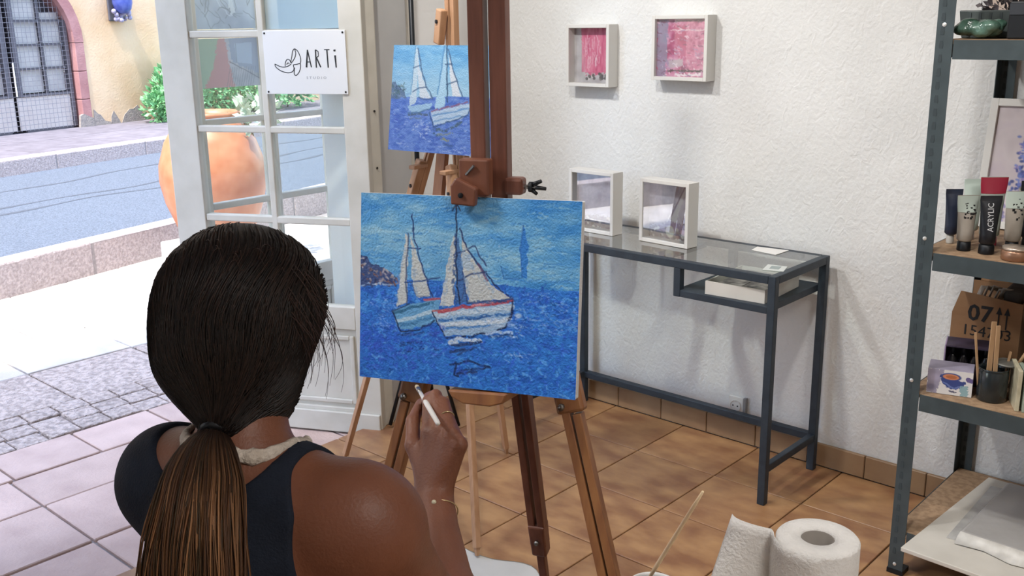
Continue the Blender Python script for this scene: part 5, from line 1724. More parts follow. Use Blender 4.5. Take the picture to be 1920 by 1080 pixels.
MB().lathe([(.016, -.012), (.03, -.012), (.03, .012), (.016, .012), (.016, -.012)], 24, p + Vector((0, 0, .031)), TX, (0, 0, 1), Vector((.6, -.8, 0)), close=False).build('tape', m_black, cg, smooth=False)
MB().lathe([(.0165, -.0125), (.02, -.0128), (.02, .0128), (.0165, .0125)], 24, p + Vector((0, 0, .031)), TX, (0, 0, 1), Vector((.6, -.8, 0)), close=False).build('rim', m_steel, cg)

# white framed flower picture leaning on the wall
ff = empty('framed_picture', (1.6, -.1, Z2), 'white framed painting of blue delphiniums leaning on the wall, upper shelf', 'picture')
FW, FH, FL = .30, .352, .020
fo = Vector((1.437, -.105, Z2)); fex = Vector((1, 0, 0)); fez = Vector((0, math.sin(R(9)), math.cos(R(9)))); fey = Vector((0, math.cos(R(9)), -math.sin(R(9))))
fo = Vector((1.452, -.140, Z2 + .0036))
for a_, b_ in (((0, FL), (0, FH)), ((FW - FL, FW), (0, FH)), ((FL, FW - FL), (0, FL)), ((FL, FW - FL), (FH - FL, FH))):
    MB().obox(fo, fex, fey, fez, a_, (0, .02), b_).build('frame_side', m_frame, ff, bevel=.001)
MB().obox(fo, fex, fey, fez, (FL, FW - FL), (.012, .018), (FL, FH - FL)).build('backing', m_boxwhite, ff)
aw, ah = FW - 2 * FL, FH - 2 * FL
a = Art(aw, ah, 130, '#b8adb0')
a.mottling(np.ones((a.ny, a.nx)), ['#b3a8ac', '#c4b9bb', '#bcaeb8'], 24, 51)
rs = random.Random(12)
for cx, top, bot, wd, cols in ((.40, .05, .45, .07, ['#8b8798', '#a7a2b0', '#767590']), (.33, .22, .80, .10, ['#3f4f92', '#5566a8', '#6a7ac0', '#2f3b78', '#7b6fae']), (.66, .15, .72, .11, ['#6d64a6', '#8a86bc', '#4f5498', '#a199c4']), (.16, .82, 1.0, .05, ['#6d668f', '#8a83a8']), (.9, .3, .9, .1, ['#5b66a8', '#7f86b8', '#9aa0c4'])):
    for i in range(150):
        t = rs.random(); y = ah * (top + (bot - top) * t)
        x = aw * (cx + rs.gauss(0, 1) * wd * (.25 + .4 * t))
        a.ell(x, y, rs.uniform(.003, .0075), rs.uniform(.003, .0075), rs.choice(cols), .8, .5)
a.ell(aw * .36, ah * .70, .012, .011, '#8f8a6a', .9, .5); a.ell(aw * .36, ah * .70, .006, .006, '#2f2c26'); a.ell(aw * .40, ah * .73, .007, .005, '#c9b784')
for i in range(20):
    x = rs.uniform(.3, .7) * aw
    a.line([(x, ah * .72), (x + rs.uniform(-.02, .02), ah)], .003, '#4e6b58', .6, .003)
a.sheet('painting', fo + fex * FL + fez * (FH - FL) + fey * .008, fex * aw, fez * -ah, m_paint_art, ff)

# ---- top visible shelf (1.424): dark planter, crumpled green bag, black box, card back
Z1 = zs[3]
pl_ = empty('planter', (1.58, -.35, Z1), 'dark ribbed planter trough with small dark sprigs on the top shelf', 'planter')
MB().prism([(1.461, 0), (1.70, 0), (1.71, .066), (1.451, .066)], (0, -.40, Z1), (1, 0, 0), (0, 0, 1), (0, 1, 0), 0, .1).build('trough', mat('dark_grey_green_plastic', '#454d4c', .5, 0, '#39403f', 20), pl_, bevel=.003)
rb = MB()
for i in range(9):
    rb.box(1.475 + .024 * i, 1.481 + .024 * i, -.4025, -.4003, Z1 + .004, Z1 + .06)
rb.build('ribs', mat('dark_rib', '#343b3c', .5), pl_)['kind'] = 'stuff'
lc = leaf_cloud(150, (1.58, -.35, Z1 + .072), (.10, .04, .022), .022, 61)
lc.build('sprigs', mat('dark_purple_sprig', '#413a40', .8, 0, '#57504f', 40), pl_)['kind'] = 'stuff'
bg_ = MB()
rs = random.Random(5)
for i in range(34):
    bg_.sphere((1.487 + .072 * rs.random(), -.457 + rs.uniform(-.02, .02), Z1 + .017 + rs.uniform(0, .018)), rs.uniform(.012, .022), 8, 6, (1.25, 1, .7))
og = bg_.build('green_bag', mat('dark_green_film', '#2f4a3e', .25, 0, '#5d7a6c', 28, spec=.6, bump=.5, bscale=40), smooth=True)
md = og.modifiers.new('merge', 'REMESH'); md.mode = 'VOXEL'; md.voxel_size = .004; md.use_smooth_shade = True
tag(og, 'crumpled glossy dark green bag in front of the planter on the top shelf', 'bag')
kb_ = MB().box(1.592, 1.86, -.485, -.41, Z1, Z1 + .085).build('black_box', m_black, bevel=.004)
tag(kb_, 'black box at the right end of the top shelf', 'box')
MB().box(1.594, 1.858, -.487, -.4852, Z1 + .055, Z1 + .08).build('lid_edge', mat('dark_grey_lid', '#2a2d33', .5), kb_)
bc = MB().box(1.455, 1.56, -.20, -.19, Z1, Z1 + .21).build('beige_board', mat('beige_board', '#a8968a', .7, 0, '#b5a497', 8), bevel=.001)
tag(bc, 'beige board standing at the back of the top shelf', 'board')

# ------------------------------------------------------------------ near table with kitchen roll and brushes (table top lies just below the frame)
TZ = .64
m_tabletop = mat('pale_work_table', '#b9a58d', .5, 0, '#c4b199', 6, stretch=(1, 8, 1))
TF, TRX = Vector((-.674, .739, 0)), Vector((.739, .674, 0))
TO = Vector((2.363, -3.046, 0))
tb = empty('work_table', TO + TF * 1.18 + TRX * .48, 'pale low work table carrying the kitchen roll, near the camera', 'table')
MB().obox(TO, TRX, TF, (0, 0, 1), (.12, .86), (.95, 1.40), (TZ - .025, TZ)).build('table_top', m_tabletop, tb, bevel=.003)
for u in (.14, .80):
    for v in (.97, 1.34):
        MB().obox(TO, TRX, TF, (0, 0, 1), (u, u + .04), (v, v + .04), (0, TZ - .0255)).build('leg', m_tabletop, tb, bevel=.002)
m_paper = mat('white_kitchen_paper', '#dcd9d5', .9, 0, '#d5d2ce', 40, bump=.55, bscale=230, spec=.15, bdist=.004)
m_core = mat('grey_card_core', '#7d766f', .9)
rc = Vector((1.862, -1.922, TZ + .0005)); RH = .2015; RR = .0525
roll = empty('kitchen_roll', rc, 'white kitchen paper roll standing on end with a loose sheet', 'paper roll')
MB().lathe([(RR, 0), (RR, RH - .003), (RR - .0025, RH), (.0218, RH), (.0205, RH - .004), (.0205, 0)], 64, rc, close=False).build('roll', m_paper, roll, smooth='auto')
MB().lathe([(.0204, .001), (.0204, RH - .002), (.019, RH - .002), (.019, .001), (.0005, .001)], 40, rc, close=False).build('core', m_core, roll, smooth=True)
# loose sheet leaves the roll at its left side
V0 = Vector((-.74, -.67, 0))                # towards the left of the picture
th0 = math.atan2(V0.y, V0.x)
rows = []
cols = 26
corner = Vector((1.747, -1.938, 0))
for j in range(15):
    zz = RH * (1 - j / 14)
    row = []
    for i in range(cols):
        t = i / (cols - 1)
        th = th0 + .42 - .9 * (1 - min(t * 3, 1)) * 1.0
        if t < .30:
            q = t / .30
            a_ = th0 + 1.35 - 1.75 * q
            pt = rc + Vector((math.cos(a_), math.sin(a_), 0)) * (RR + .0012 + .002 * q)
        else:
            q = (t - .30) / .70
            a_ = th0 + 1.35 - 1.75
            st_ = rc + Vector((math.cos(a_), math.sin(a_), 0)) * (RR + .0032)
            end = Vector((corner.x, corner.y, rc.z)) + Vector((-.004, -.062, 0)) * (j / 14) * 1.9
            mid = (st_ + end) / 2 + Vector((-.01, -.028, 0))
            pt = st_ * (1 - q) ** 2 + mid * 2 * q * (1 - q) + end * q * q
        lift = .004 * math.sin(q * PI) if t > .3 else 0
        row.append(Vector((pt.x, pt.y, rc.z + zz + lift * (1 - j / 14))))
    rows.append(row)
MB().strip(rows).build('loose_sheet', m_paper, roll, smooth=True, solid=.0008)

# white water cup with a long pale brush leaning in it
gp = Vector((1.612, -1.922, TZ + .0005))
CH_ = .032
cup = empty('water_cup', gp, 'white plastic cup with dark paint water, at the bottom edge beside the kitchen roll', 'cup')
MB().lathe([(.031, 0), (.034, .002), (.037, CH_ - .003), (.038, CH_), (.036, CH_), (.035, CH_ - .004), (.032, .004), (.0005, .004)], 36, gp, close=False).build('cup_body', m_plaque, cup, smooth=True)
MB().lathe([(.0338, CH_ - .012), (.0005, CH_ - .0118)], 28, gp, close=False).build('paint_water', mat('dark_paint_water', '#2c2326', .1), cup)
p1 = Vector((1.732, -1.991, .890))
ax = (p1 - Vector((1.624, -1.935, .712))).normalized()
p0 = p1 - ax * ((.890 - TZ - .009) / ax.z)
lb = empty('paintbrush', p0, 'long pale wooden paintbrush slanting up from the white cup beside the kitchen roll', 'paintbrush')
MB().tube([p0 + ax * .035, p0 + ax * .09, p1 - ax * .04, p1], [.0024, .0032, .0027, .0018], 10).build('handle', mat('pale_beech_handle', '#e8cca4', .45, 0, '#efd9b6', 12), lb, smooth=True)
MB().tube([p0 + ax * .012, p0 + ax * .037], [.0034, .0031], 10).build('ferrule', m_steel, lb, smooth=True)
MB().tube([p0 + ax * .0, p0 + ax * .013], [.001, .0034], 10).build('bristles', mat('dark_bristle', '#3d2f26', .8), lb, smooth=True)

# white drop cloth on the floor under the pine easel
m_cloth = mat('white_drop_cloth', '#c2c0bb', .85, 0, '#b6b4af', 5, bump=.2, bscale=12)
outline = [(.05, -1.215), (.25, -1.185), (.41, -1.190), (.50, -1.205), (.585, -1.195), (.635, -1.160), (.69, -1.142), (.735, -1.165), (.80, -1.22)]
rows = []
for i in range(13):
    t = i / 12
    row = []
    for k, (x, y) in enumerate(outline):
        xx, yy = x + t * .42, y - t * (.62 + .02 * math.sin(k * 2))
        row.append(Vector((xx, yy, .003 + (.007 + .011 * math.sin(k * 1.9 + t * 5) * math.sin(t * 7 + k)) * (1 if 3 < i else .2) + .004)))
    rows.append(row)
dc = MB().strip(rows).build('drop_cloth', m_cloth, smooth=True, solid=.002, subsurf=1)
tag(dc, 'white drop cloth spread on the floor tiles under the easels', 'cloth')

# ------------------------------------------------------------------ the painter, seated with her back to the camera
T0 = np.array([1.44, -2.49, 0.0]); bR = np.array([.94, .342, 0]); bF = np.array([-.342, .94, 0]); bZ = np.array([0, 0, 1.0])


def L3(r, f, z):
    return T0 + bR * r + bF * f + bZ * z


class Field:
    """signed distance field on a grid, meshed as one continuous surface (surface nets)"""

    def __init__(s, lo, hi, h):
        s.lo, s.h = np.array(lo, float), h
        s.n = np.ceil((np.array(hi) - s.lo) / h).astype(int) + 1
        s.f = np.full(s.n, .08, np.float32)

    def sub(s, lo, hi, pad=.03):
        a = np.clip(np.floor((np.array(lo) - pad - s.lo) / s.h).astype(int), 0, s.n)
        b = np.clip(np.ceil((np.array(hi) + pad - s.lo) / s.h).astype(int) + 1, 0, s.n)
        sl = tuple(slice(i, j) for i, j in zip(a, b))
        ax = [(s.lo[k] + s.h * np.arange(a[k], b[k])).astype(np.float32) for k in range(3)]
        return sl, ax[0][:, None, None], ax[1][None, :, None], ax[2][None, None, :]

    def join(s, sl, d, k):
        f = s.f[sl]
        if k > 0:
            h = np.clip(.5 + .5 * (f - d) / k, 0, 1)
            s.f[sl] = d * h + f * (1 - h) - k * h * (1 - h)
        else:
            s.f[sl] = np.minimum(f, d)

    def cone(s, a, b, ra, rb, k=.02):
        a, b = np.array(a, float), np.array(b, float)
        r = max(ra, rb)
        sl, X, Y, Z = s.sub(np.minimum(a, b) - r, np.maximum(a, b) + r)
        d = b - a; L = float(d @ d) + 1e-12
        t = np.clip(((X - a[0]) * d[0] + (Y - a[1]) * d[1] + (Z - a[2]) * d[2]) / L, 0, 1)
        dist = np.sqrt((X - a[0] - t * d[0]) ** 2 + (Y - a[1] - t * d[1]) ** 2 + (Z - a[2] - t * d[2]) ** 2) - (ra + (rb - ra) * t)
        s.join(sl, dist.astype(np.float32), k)
        return s

    def ell(s, c, rad, k=.02, axes=None, carve=False):
        c = np.array(c, float); A = axes if axes is not None else (bR, bF, bZ)
        m = max(rad)
        sl, X, Y, Z = s.sub(c - m, c + m)
        dx, dy, dz = X - c[0], Y - c[1], Z - c[2]
        q = [(dx * a[0] + dy * a[1] + dz * a[2]) for a in A]
        k0 = np.sqrt(sum((q[i] / rad[i]) ** 2 for i in range(3)))
        k1 = np.sqrt(sum((q[i] / rad[i] ** 2) ** 2 for i in range(3))) + 1e-9
        d = (k0 * (k0 - 1) / k1).astype(np.float32)
        if carve:
            f = s.f[sl]
            s.f[sl] = np.maximum(f, -d)
        else:
            s.join(sl, d, k)
        return s

    def coords(s):
        ax = [(s.lo[k] + s.h * np.arange(s.n[k])).astype(np.float32) for k in range(3)]
        return ax[0][:, None, None], ax[1][None, :, None], ax[2][None, None, :]

    def local(s):
        X, Y, Z = s.coords()
        r = (X - T0[0]) * bR[0] + (Y - T0[1]) * bR[1]
        f = (X - T0[0]) * bF[0] + (Y - T0[1]) * bF[1]
        return r, f, Z

    def mesh(s):
        f = s.f
        ins = f < 0
        c = np.zeros(tuple(np.array(f.shape) - 1), np.uint8)
        for i in (0, 1):
            for j in (0, 1):
                for k in (0, 1):
                    c += ins[i:f.shape[0] - 1 + i, j:f.shape[1] - 1 + j, k:f.shape[2] - 1 + k]
        act = np.argwhere((c > 0) & (c < 8))
        idm = np.full(c.shape, -1, np.int32)
        idm[tuple(act.T)] = np.arange(len(act))
        acc = np.zeros((len(act), 3)); cnt = np.zeros(len(act))
        corners = [(i, j, k) for i in (0, 1) for j in (0, 1) for k in (0, 1)]
        val = {q: f[act[:, 0] + q[0], act[:, 1] + q[1], act[:, 2] + q[2]] for q in corners}
        for q in corners:
            for axis in range(3):
                if q[axis] == 0:
                    p = list(q); p[axis] = 1; p = tuple(p)
                    va, vb = val[q], val[p]
                    cr = (va < 0) != (vb < 0)
                    t = np.where(cr, va / np.where(cr, va - vb, 1), 0)
                    pt = np.array(q, float)[None, :].repeat(len(act), 0); pt[:, axis] = t
                    acc[cr] += pt[cr]; cnt[cr] += 1
        V = s.lo + s.h * (act + acc / cnt[:, None])
        Fs = []
        for axis in range(3):
            o1, o2 = [(1, 2), (2, 0), (0, 1)][axis]
            sl0 = [slice(1, -1)] * 3; sl1 = [slice(1, -1)] * 3
            sl0[axis] = slice(0, -1); sl1[axis] = slice(1, None)
            a, b = ins[tuple(sl0)], ins[tuple(sl1)]
            cr = np.argwhere(a != b)
            if not len(cr): continue
            flip = a[tuple(cr.T)]
            base = cr + 1; base[:, axis] -= 1
            quad = []
            for d1, d2 in ((-1, -1), (0, -1), (0, 0), (-1, 0)):
                q = base.copy(); q[:, o1] += d1; q[:, o2] += d2
                quad.append(idm[tuple(q.T)])
            Q = np.stack(quad, 1)
            Q[~flip] = Q[~flip][:, ::-1]
            Fs.append(Q)
        Fq = np.concatenate(Fs)
        Fq = Fq[(Fq >= 0).all(1)]
        return V, Fq

    def build(s, name, material, parent, smooth_iter=2):
        V, Fq = s.mesh()
        # a little Laplacian smoothing
        e = np.concatenate([Fq[:, [0, 1]], Fq[:, [1, 2]], Fq[:, [2, 3]], Fq[:, [3, 0]]])
        for _ in range(smooth_iter):
            S = np.zeros_like(V); n = np.zeros(len(V))
            for a, b in ((0, 1), (1, 0)):
                np.add.at(S, e[:, a], V[e[:, b]]); np.add.at(n, e[:, a], 1)
            V = V * .5 + S / np.maximum(n, 1)[:, None] * .5
        return mesh_obj(name, V, Fq, material, parent)


def mesh_obj(name, V, Fq, material, parent, colors=None):
    me = bpy.data.meshes.new(name)
    off = np.array(world_of(parent)) if parent is not None else np.zeros(3)
    me.vertices.add(len(V)); me.vertices.foreach_set('co', (V - off).astype(np.float32).ravel())
    n = Fq.shape[1]
    me.loops.add(len(Fq) * n); me.loops.foreach_set('vertex_index', Fq.astype(np.int32).ravel())
    me.polygons.add(len(Fq)); me.polygons.foreach_set('loop_start', (np.arange(len(Fq)) * n).astype(np.int32))
    me.update(calc_edges=True)
    me.validate()
    me.polygons.foreach_set('use_smooth', [True] * len(me.polygons))
    if colors is not None:
        ca = me.color_attributes.new('paint', 'FLOAT_COLOR', 'POINT')
        ca.data.foreach_set('color', np.concatenate([colors, np.ones((len(colors), 1))], 1).astype(np.float32).ravel())
    me.materials.append(material)
    o = bpy.data.objects.new(name, me)
    COL.objects.link(o)
    if parent is not None: o.parent = parent
    return o


m_skin = mat('tanned_skin', '#704430', 0.5, 0, '#794b36', 14, bump=.12, bscale=260, spec=.4, sss=.08)
m_navy = mat('dark_navy_jersey', '#161b26', 0.85, 0, '#1b212d', 30, bump=.25, bscale=400, spec=.25)
m_trou = mat('dark_trousers', '#22252c', .9)
m_hair = attr_mat('dark_brown_hair', .5, spec=.28)
m_strap = mat('off_white_cotton_strap', '#cbbfb2', .9, 0, '#b5a89a', 60, bump=.6, bscale=160)
m_gold = mat('gold_chain', '#c9b68a', .3, .8)

person = empty('person', L3(0.02, -.03, 0), 'woman with a low ponytail in a dark tank top, seated painting, seen from behind', 'person')
HC = L3(-.034, .075, 1.172)                 # head centre
SR, SL = L3(.156, .008, .972), L3(-.126, .030, .965)
EL = np.array([1.568, -2.283, .700])
WR = np.array([1.3634, -2.1297, .8168])
H_ = dict(mcpI=(1.3299, -2.1026, .8980), mcpM=(1.3489, -2.0964, .9062), mcpR=(1.3718, -2.0969, .9051), mcpP=(1.3901, -2.0980, .8948),
          pipI=(1.2903, -2.0650, .9274), pipM=(1.2973, -2.0555, .9359), pipR=(1.3185, -2.0593, .9302), pipP=(1.3353, -2.0694, .9179),
          dipI=(1.2671, -2.0469, .9196), dipM=(1.2668, -2.0397, .9210), dipR=(1.2804, -2.0424, .9181), dipP=(1.3008, -2.0543, .9111),
          tipI=(1.2540, -2.0365, .9042), tipM=(1.2506, -2.0321, .9056), tipR=(1.2621, -2.0361, .9044), tipP=(1.2816, -2.0479, .8997),
          cmc=(1.3352, -2.1257, .8407), tm=(1.3054, -2.1125, .8746), ti=(1.2779, -2.0871, .8978), tt=(1.2509, -2.0450, .9078))
H_ = {k: np.array(v) for k, v in H_.items()}
PELV = L3(.02, -.045, .545)
LE = L3(-.135, .17, .72); LW = L3(-.04, .36, .61)
KN = [L3(-.17, .36, .50), L3(.17, .37, .50)]
AN = [L3(-.15, .40, .09), L3(.17, .44, .09)]


def torso(F):
    F.ell(L3(.022, .0, .86), (.135, .098, .17), .02)
    F.ell(L3(.02, -.005, .69), (.118, .09, .14), .04)
    F.ell(PELV, (.165, .12, .11), .05)
    F.cone(L3(-.098, .015, .965), L3(.125, .0, .968), .055, .058, .04)
    F.cone(L3(.01, -.035, .93), L3(.015, -.03, .8), .075, .07, .04)
    F.ell(L3(-.05, .075, .86), (.058, .05, .06), .03)
    F.ell(L3(.09, .075, .86), (.058, .05, .06), .03)
    return F


def trapezius(F):
    F.cone(L3(.010, .006, 1.012), L3(.125, .008, .982), .042, .046, .03)
    F.cone(L3(-.004, .006, 1.018), L3(-.108, .022, .985), .042, .044, .03)
    return F


B_ = Field((.98, -2.80, -.005), (1.76, -1.95, 1.30), .0034)
torso(B_); trapezius(B_)
# neck and head
B_.cone(L3(.008, .0, 1.01), L3(-.026, .055, 1.13), .049, .050, .02)
hx, hy = bR, bF * .98 + np.array([0, 0, -.2]); hy /= np.linalg.norm(hy); hz_ = np.cross(hx, hy)
HA = (hx, hy, hz_)
hp = lambda x, y, z: HC + hx * x + hy * y + hz_ * z
B_.ell(hp(0, -.008, .012), (.072, .088, .088), .02, HA)
B_.ell(hp(0, .030, -.040), (.052, .056, .066), .03, HA)
B_.cone(hp(-.045, .01, -.055), hp(0, .062, -.088), .018, .020, .025)
B_.cone(hp(.045, .01, -.055), hp(0, .062, -.088), .018, .020, .025)
B_.cone(hp(0, .082, .008), hp(0, .100, -.026), .009, .013, .012)          # nose
B_.ell(hp(-.012, .092, -.030), (.009, .010, .007), .006, HA); B_.ell(hp(.012, .092, -.030), (.009, .010, .007), .006, HA)
B_.cone(hp(-.036, .074, .026), hp(.036, .074, .026), .011, .011, .012)      # brow
B_.ell(hp(-.031, .079, .006), (.014, .010, .009), 0, HA, carve=True); B_.ell(hp(.031, .079, .006), (.014, .010, .009), 0, HA, carve=True)
B_.ell(hp(0, .086, -.052), (.022, .010, .0055), .006, HA); B_.ell(hp(0, .085, -.063), (.019, .010, .006), .006, HA)   # lips
for sg_ in (-1, 1):                                                          # ears
    B_.ell(hp(sg_ * .072, -.004, -.008), (.009, .019, .031), .008, HA)
    B_.ell(hp(sg_ * .080, .002, -.006), (.004, .010, .017), 0, HA, carve=True)
# right arm
B_.ell(SR, (.060, .058, .062), .03)
B_.cone(SR + (EL - SR) * .06 + np.array([0, 0, -.004]), SR + (EL - SR) * .55, .053, .046, .03)
B_.cone(SR + (EL - SR) * .55, EL, .045, .038, .02)
FA = WR - EL
B_.cone(EL, EL + FA * .35, .040, .040, .02)
B_.cone(EL + FA * .35, EL + FA * .94, .039, .0265, .02)
# the wrist is wider than deep
wv = (H_['mcpP'] - H_['mcpI']); wv /= np.linalg.norm(wv)
B_.cone(EL + FA * .88 - wv * .006, WR - wv * .007, .0215, .0205, .012)
B_.cone(EL + FA * .88 + wv * .006, WR + wv * .008, .0215, .0205, .012)
# palm
for k_, rw_, rm in (('mcpI', .019, .0125), ('mcpM', .019, .0125), ('mcpR', .019, .012), ('mcpP', .017, .0115)):
    o_ = {'mcpI': -.010, 'mcpM': -.003, 'mcpR': .004, 'mcpP': .010}[k_]
    B_.cone(WR + wv * o_, H_[k_], rw_, rm, .010)
B_.cone(H_['mcpI'], H_['mcpP'], .010, .010, .006)
# fingers
for n_, r0, r1, r2, r3 in (('I', .0110, .0092, .0082, .0070), ('M', .0112, .0094, .0083, .0070), ('R', .0106, .0090, .0079, .0068), ('P', .0098, .0082, .0072, .0062)):
    B_.cone(H_['mcp' + n_], H_['pip' + n_], r0, r1, .005)
    B_.cone(H_['pip' + n_], H_['dip' + n_], r1, r2, .003)
    B_.cone(H_['dip' + n_], H_['tip' + n_], r2, r3, .003)
# thumb leaves the side of the palm near its base
B_.cone(WR - wv * .006 + np.array([0, .004, .012]), H_['tm'], .019, .0125, .012)
B_.cone(H_['tm'], H_['ti'], .0120, .0105, .006)
B_.cone(H_['ti'], H_['tt'], .0104, .0082, .005)
# left arm, forward and down to the lap
B_.ell(SL, (.055, .055, .056), .03)
B_.cone(SL, LE, .046, .038, .03)
B_.cone(LE, LW, .038, .025, .02)
ld = LW - LE; ld /= np.linalg.norm(ld); lv = np.cross(ld, bZ); lv /= np.linalg.norm(lv)
lk = []
for i in range(4):
    k0 = LW + ld * .078 + lv * (.026 - .0175 * i)
    lk.append(k0)
    B_.cone(LW + lv * (.010 - .006 * i), k0, .016, .0105, .008)
    q1 = k0 + ld * (.036 - .004 * abs(i - 1.3)) + bZ * -.006; q2 = q1 + ld * .016 + bZ * -.022
    B_.cone(k0, q1, .0098, .0086, .003); B_.cone(q1, q2, .0086, .007, .003)
tq = LW + ld * .03 - lv * -.045 + bZ * -.002
B_.cone(LW + lv * .008, tq, .015, .0115, .010); B_.cone(tq, tq + ld * .04 + lv * .002 + bZ * -.008, .0112, .008, .004)
# legs
for i, sg_ in enumerate((-1, 1)):
    hip = PELV + bR * sg_ * .088 + bZ * -.01
    B_.cone(hip, KN[i], .085, .058, .04)
    B_.cone(KN[i], KN[i] * .5 + AN[i] * .5, .055, .05, .03)
    B_.cone(KN[i] * .5 + AN[i] * .5, AN[i], .048, .033, .03)
    toe = AN[i] + bF * .15 + bZ * -.055
    B_.cone(AN[i] + bF * -.02 + bZ * -.05, toe, .034, .026, .03)
B_.build('body', m_skin, person, 2)

# tank top: follows the torso a few millimetres out, cut at neck, armholes and hem
Tt = Field((1.17, -2.74, .57), (1.68, -2.22, 1.10), .0034)
torso(Tt); trapezius(Tt)
Tt.cone(L3(.008, .0, 1.01), L3(-.026, .055, 1.13), .049, .050, .02)
Tt.ell(SR, (.060, .058, .062), .03); Tt.ell(SL, (.055, .055, .056), .03)
Tt.cone(SR + (EL - SR) * .06 + np.array([0, 0, -.004]), SR + (EL - SR) * .55, .053, .046, .03)
r_, f_, z_ = Tt.local()
d_ = Tt.f - .0048
zc = z_ - 0.0
# right armhole: everything outside a curve that narrows towards the shoulder
arm_r = .104 - .5 * np.clip(z_ - 1.0, 0, .035) + .55 * np.clip(.985 - z_, 0, 1) * np.clip(.985 - z_, 0, 1) * 4 + np.clip(.86 - z_, 0, 1) * 1.2 + .12 * np.clip(-f_ - .02, 0, 1)
arm_l = .165 + np.clip(.86 - z_, 0, 1) * 1.2
d_ = np.maximum(d_, (r_ - arm_r) * .8)
d_ = np.maximum(d_, (-r_ - arm_l) * .8)
# scooped neckline
nk = np.sqrt(((r_ + .027) / .104) ** 2 + ((z_ - 1.078) / .076) ** 2) - 1
d_ = np.maximum(d_, -nk * .07 + 0 * f_)
d_ = np.maximum(d_, -(np.sqrt((r_ - .0) ** 2 + (f_ - .02) ** 2) - .052) + 0 * z_ - np.clip(1.0 - z_, 0, 1))
d_ = np.maximum(d_, .585 - z_ + 0 * r_)
Tt.f = d_.astype(np.float32)
Tt.build('tank_top', m_navy, person, 1)

# trousers and shoes
Tr = Field((1.0, -2.80, .06), (1.76, -1.98, .66), .0045)
Tr.ell(PELV, (.165, .12, .11), .05); Tr.ell(L3(.02, -.005, .69), (.118, .09, .14), .04)
for i, sg_ in enumerate((-1, 1)):
    hip = PELV + bR * sg_ * .088 + bZ * -.01
    Tr.cone(hip, KN[i], .085, .058, .04); Tr.cone(KN[i], KN[i] * .5 + AN[i] * .5, .055, .05, .03); Tr.cone(KN[i] * .5 + AN[i] * .5, AN[i], .048, .033, .03)
r_, f_, z_ = Tr.local()
Tr.f = np.maximum(np.maximum(Tr.f - .008, z_ - .63 + 0 * r_), .13 - z_ + 0 * r_).astype(np.float32)
Tr.build('trousers', m_trou, person, 1)
Sh = Field((1.0, -2.4, -.01), (1.76, -1.9, .16), .0045)
for i in range(2):
    toe = AN[i] + bF * .15 + bZ * -.055
    Sh.cone(AN[i] + bF * -.02 + bZ * -.05, toe, .034, .026, .03)
r_, f_, z_ = Sh.local()
Sh.f = np.maximum(np.maximum(Sh.f - .006, z_ - .085 + 0 * r_), .001 - z_ + 0 * r_).astype(np.float32)
Sh.build('shoes', m_black, person, 1)

# eyes
for sg_ in (-1, 1):
    e_ = MB().sphere(hp(sg_ * .031, .066, .006), .0115, 14, 10).build('eye', mat('eye_white', '#d9d4cc', .2) if sg_ < 0 else bpy.data.materials['eye_white'], person, smooth=True)
    MB().sphere(hp(sg_ * .031, .0748, .006), .0055, 10, 6).build('iris', m_black, e_, smooth=True)

# hair: a cap combed back to a low tie, strands laid over it, a loose ponytail
TIE = L3(-.003, -.028, 1.072)
Hf = Field((1.22, -2.64, 1.0), (1.56, -2.24, 1.33), .0034)
CH = HC + bF * -.010 + bZ * .004 + bR * .006
Hf.ell(CH + bZ * .006, (.089, .106, .0925), .02)
Hf.ell(CH + bF * -.025 + bZ * -.04, (.081, .075, .078), .03)
Hf.ell(CH + bR * .020 + bF * -.026 + bZ * -.084, (.050, .050, .060), .03)
Hf.cone(CH + bF * -.052 + bZ * -.05, TIE + bF * .012 + bZ * .004, .052, .020, .035)
r_, f_, z_ = Hf.local()
hr, hf_, hzz = float((HC - T0) @ bR), float((HC - T0) @ bF), HC[2]
HF0 = Hf.f.copy()
face = np.maximum(np.maximum(hf_ + .052 - f_ - .35 * np.clip(z_ - hzz, -1, .05), z_ - (hzz + .058) + 0 * r_), -1)
low = np.maximum(hf_ - .004 - f_, z_ - (hzz - .045) + 0 * r_)
Hf.f = np.maximum(np.maximum(Hf.f, -face), -low).astype(np.float32)
V, Fq = Hf.mesh()
hc_lin = lambda c: np.array(lin(c))
caph = mesh_obj('hair', V, Fq, m_hair, person, np.repeat(hc_lin('#17110f')[None], len(V), 0))


def field_at(F, arr, P):
    q = (P - F.lo) / F.h
    i = np.clip(np.floor(q).astype(int), 0, F.n - 2); t = np.clip(q - i, 0, 1)
    out = 0
    for a in (0, 1):
        for b in (0, 1):
            for c in (0, 1):
                w_ = (t[:, 0] if a else 1 - t[:, 0]) * (t[:, 1] if b else 1 - t[:, 1]) * (t[:, 2] if c else 1 - t[:, 2])
                out = out + w_ * arr[i[:, 0] + a, i[:, 1] + b, i[:, 2] + c]
    return out


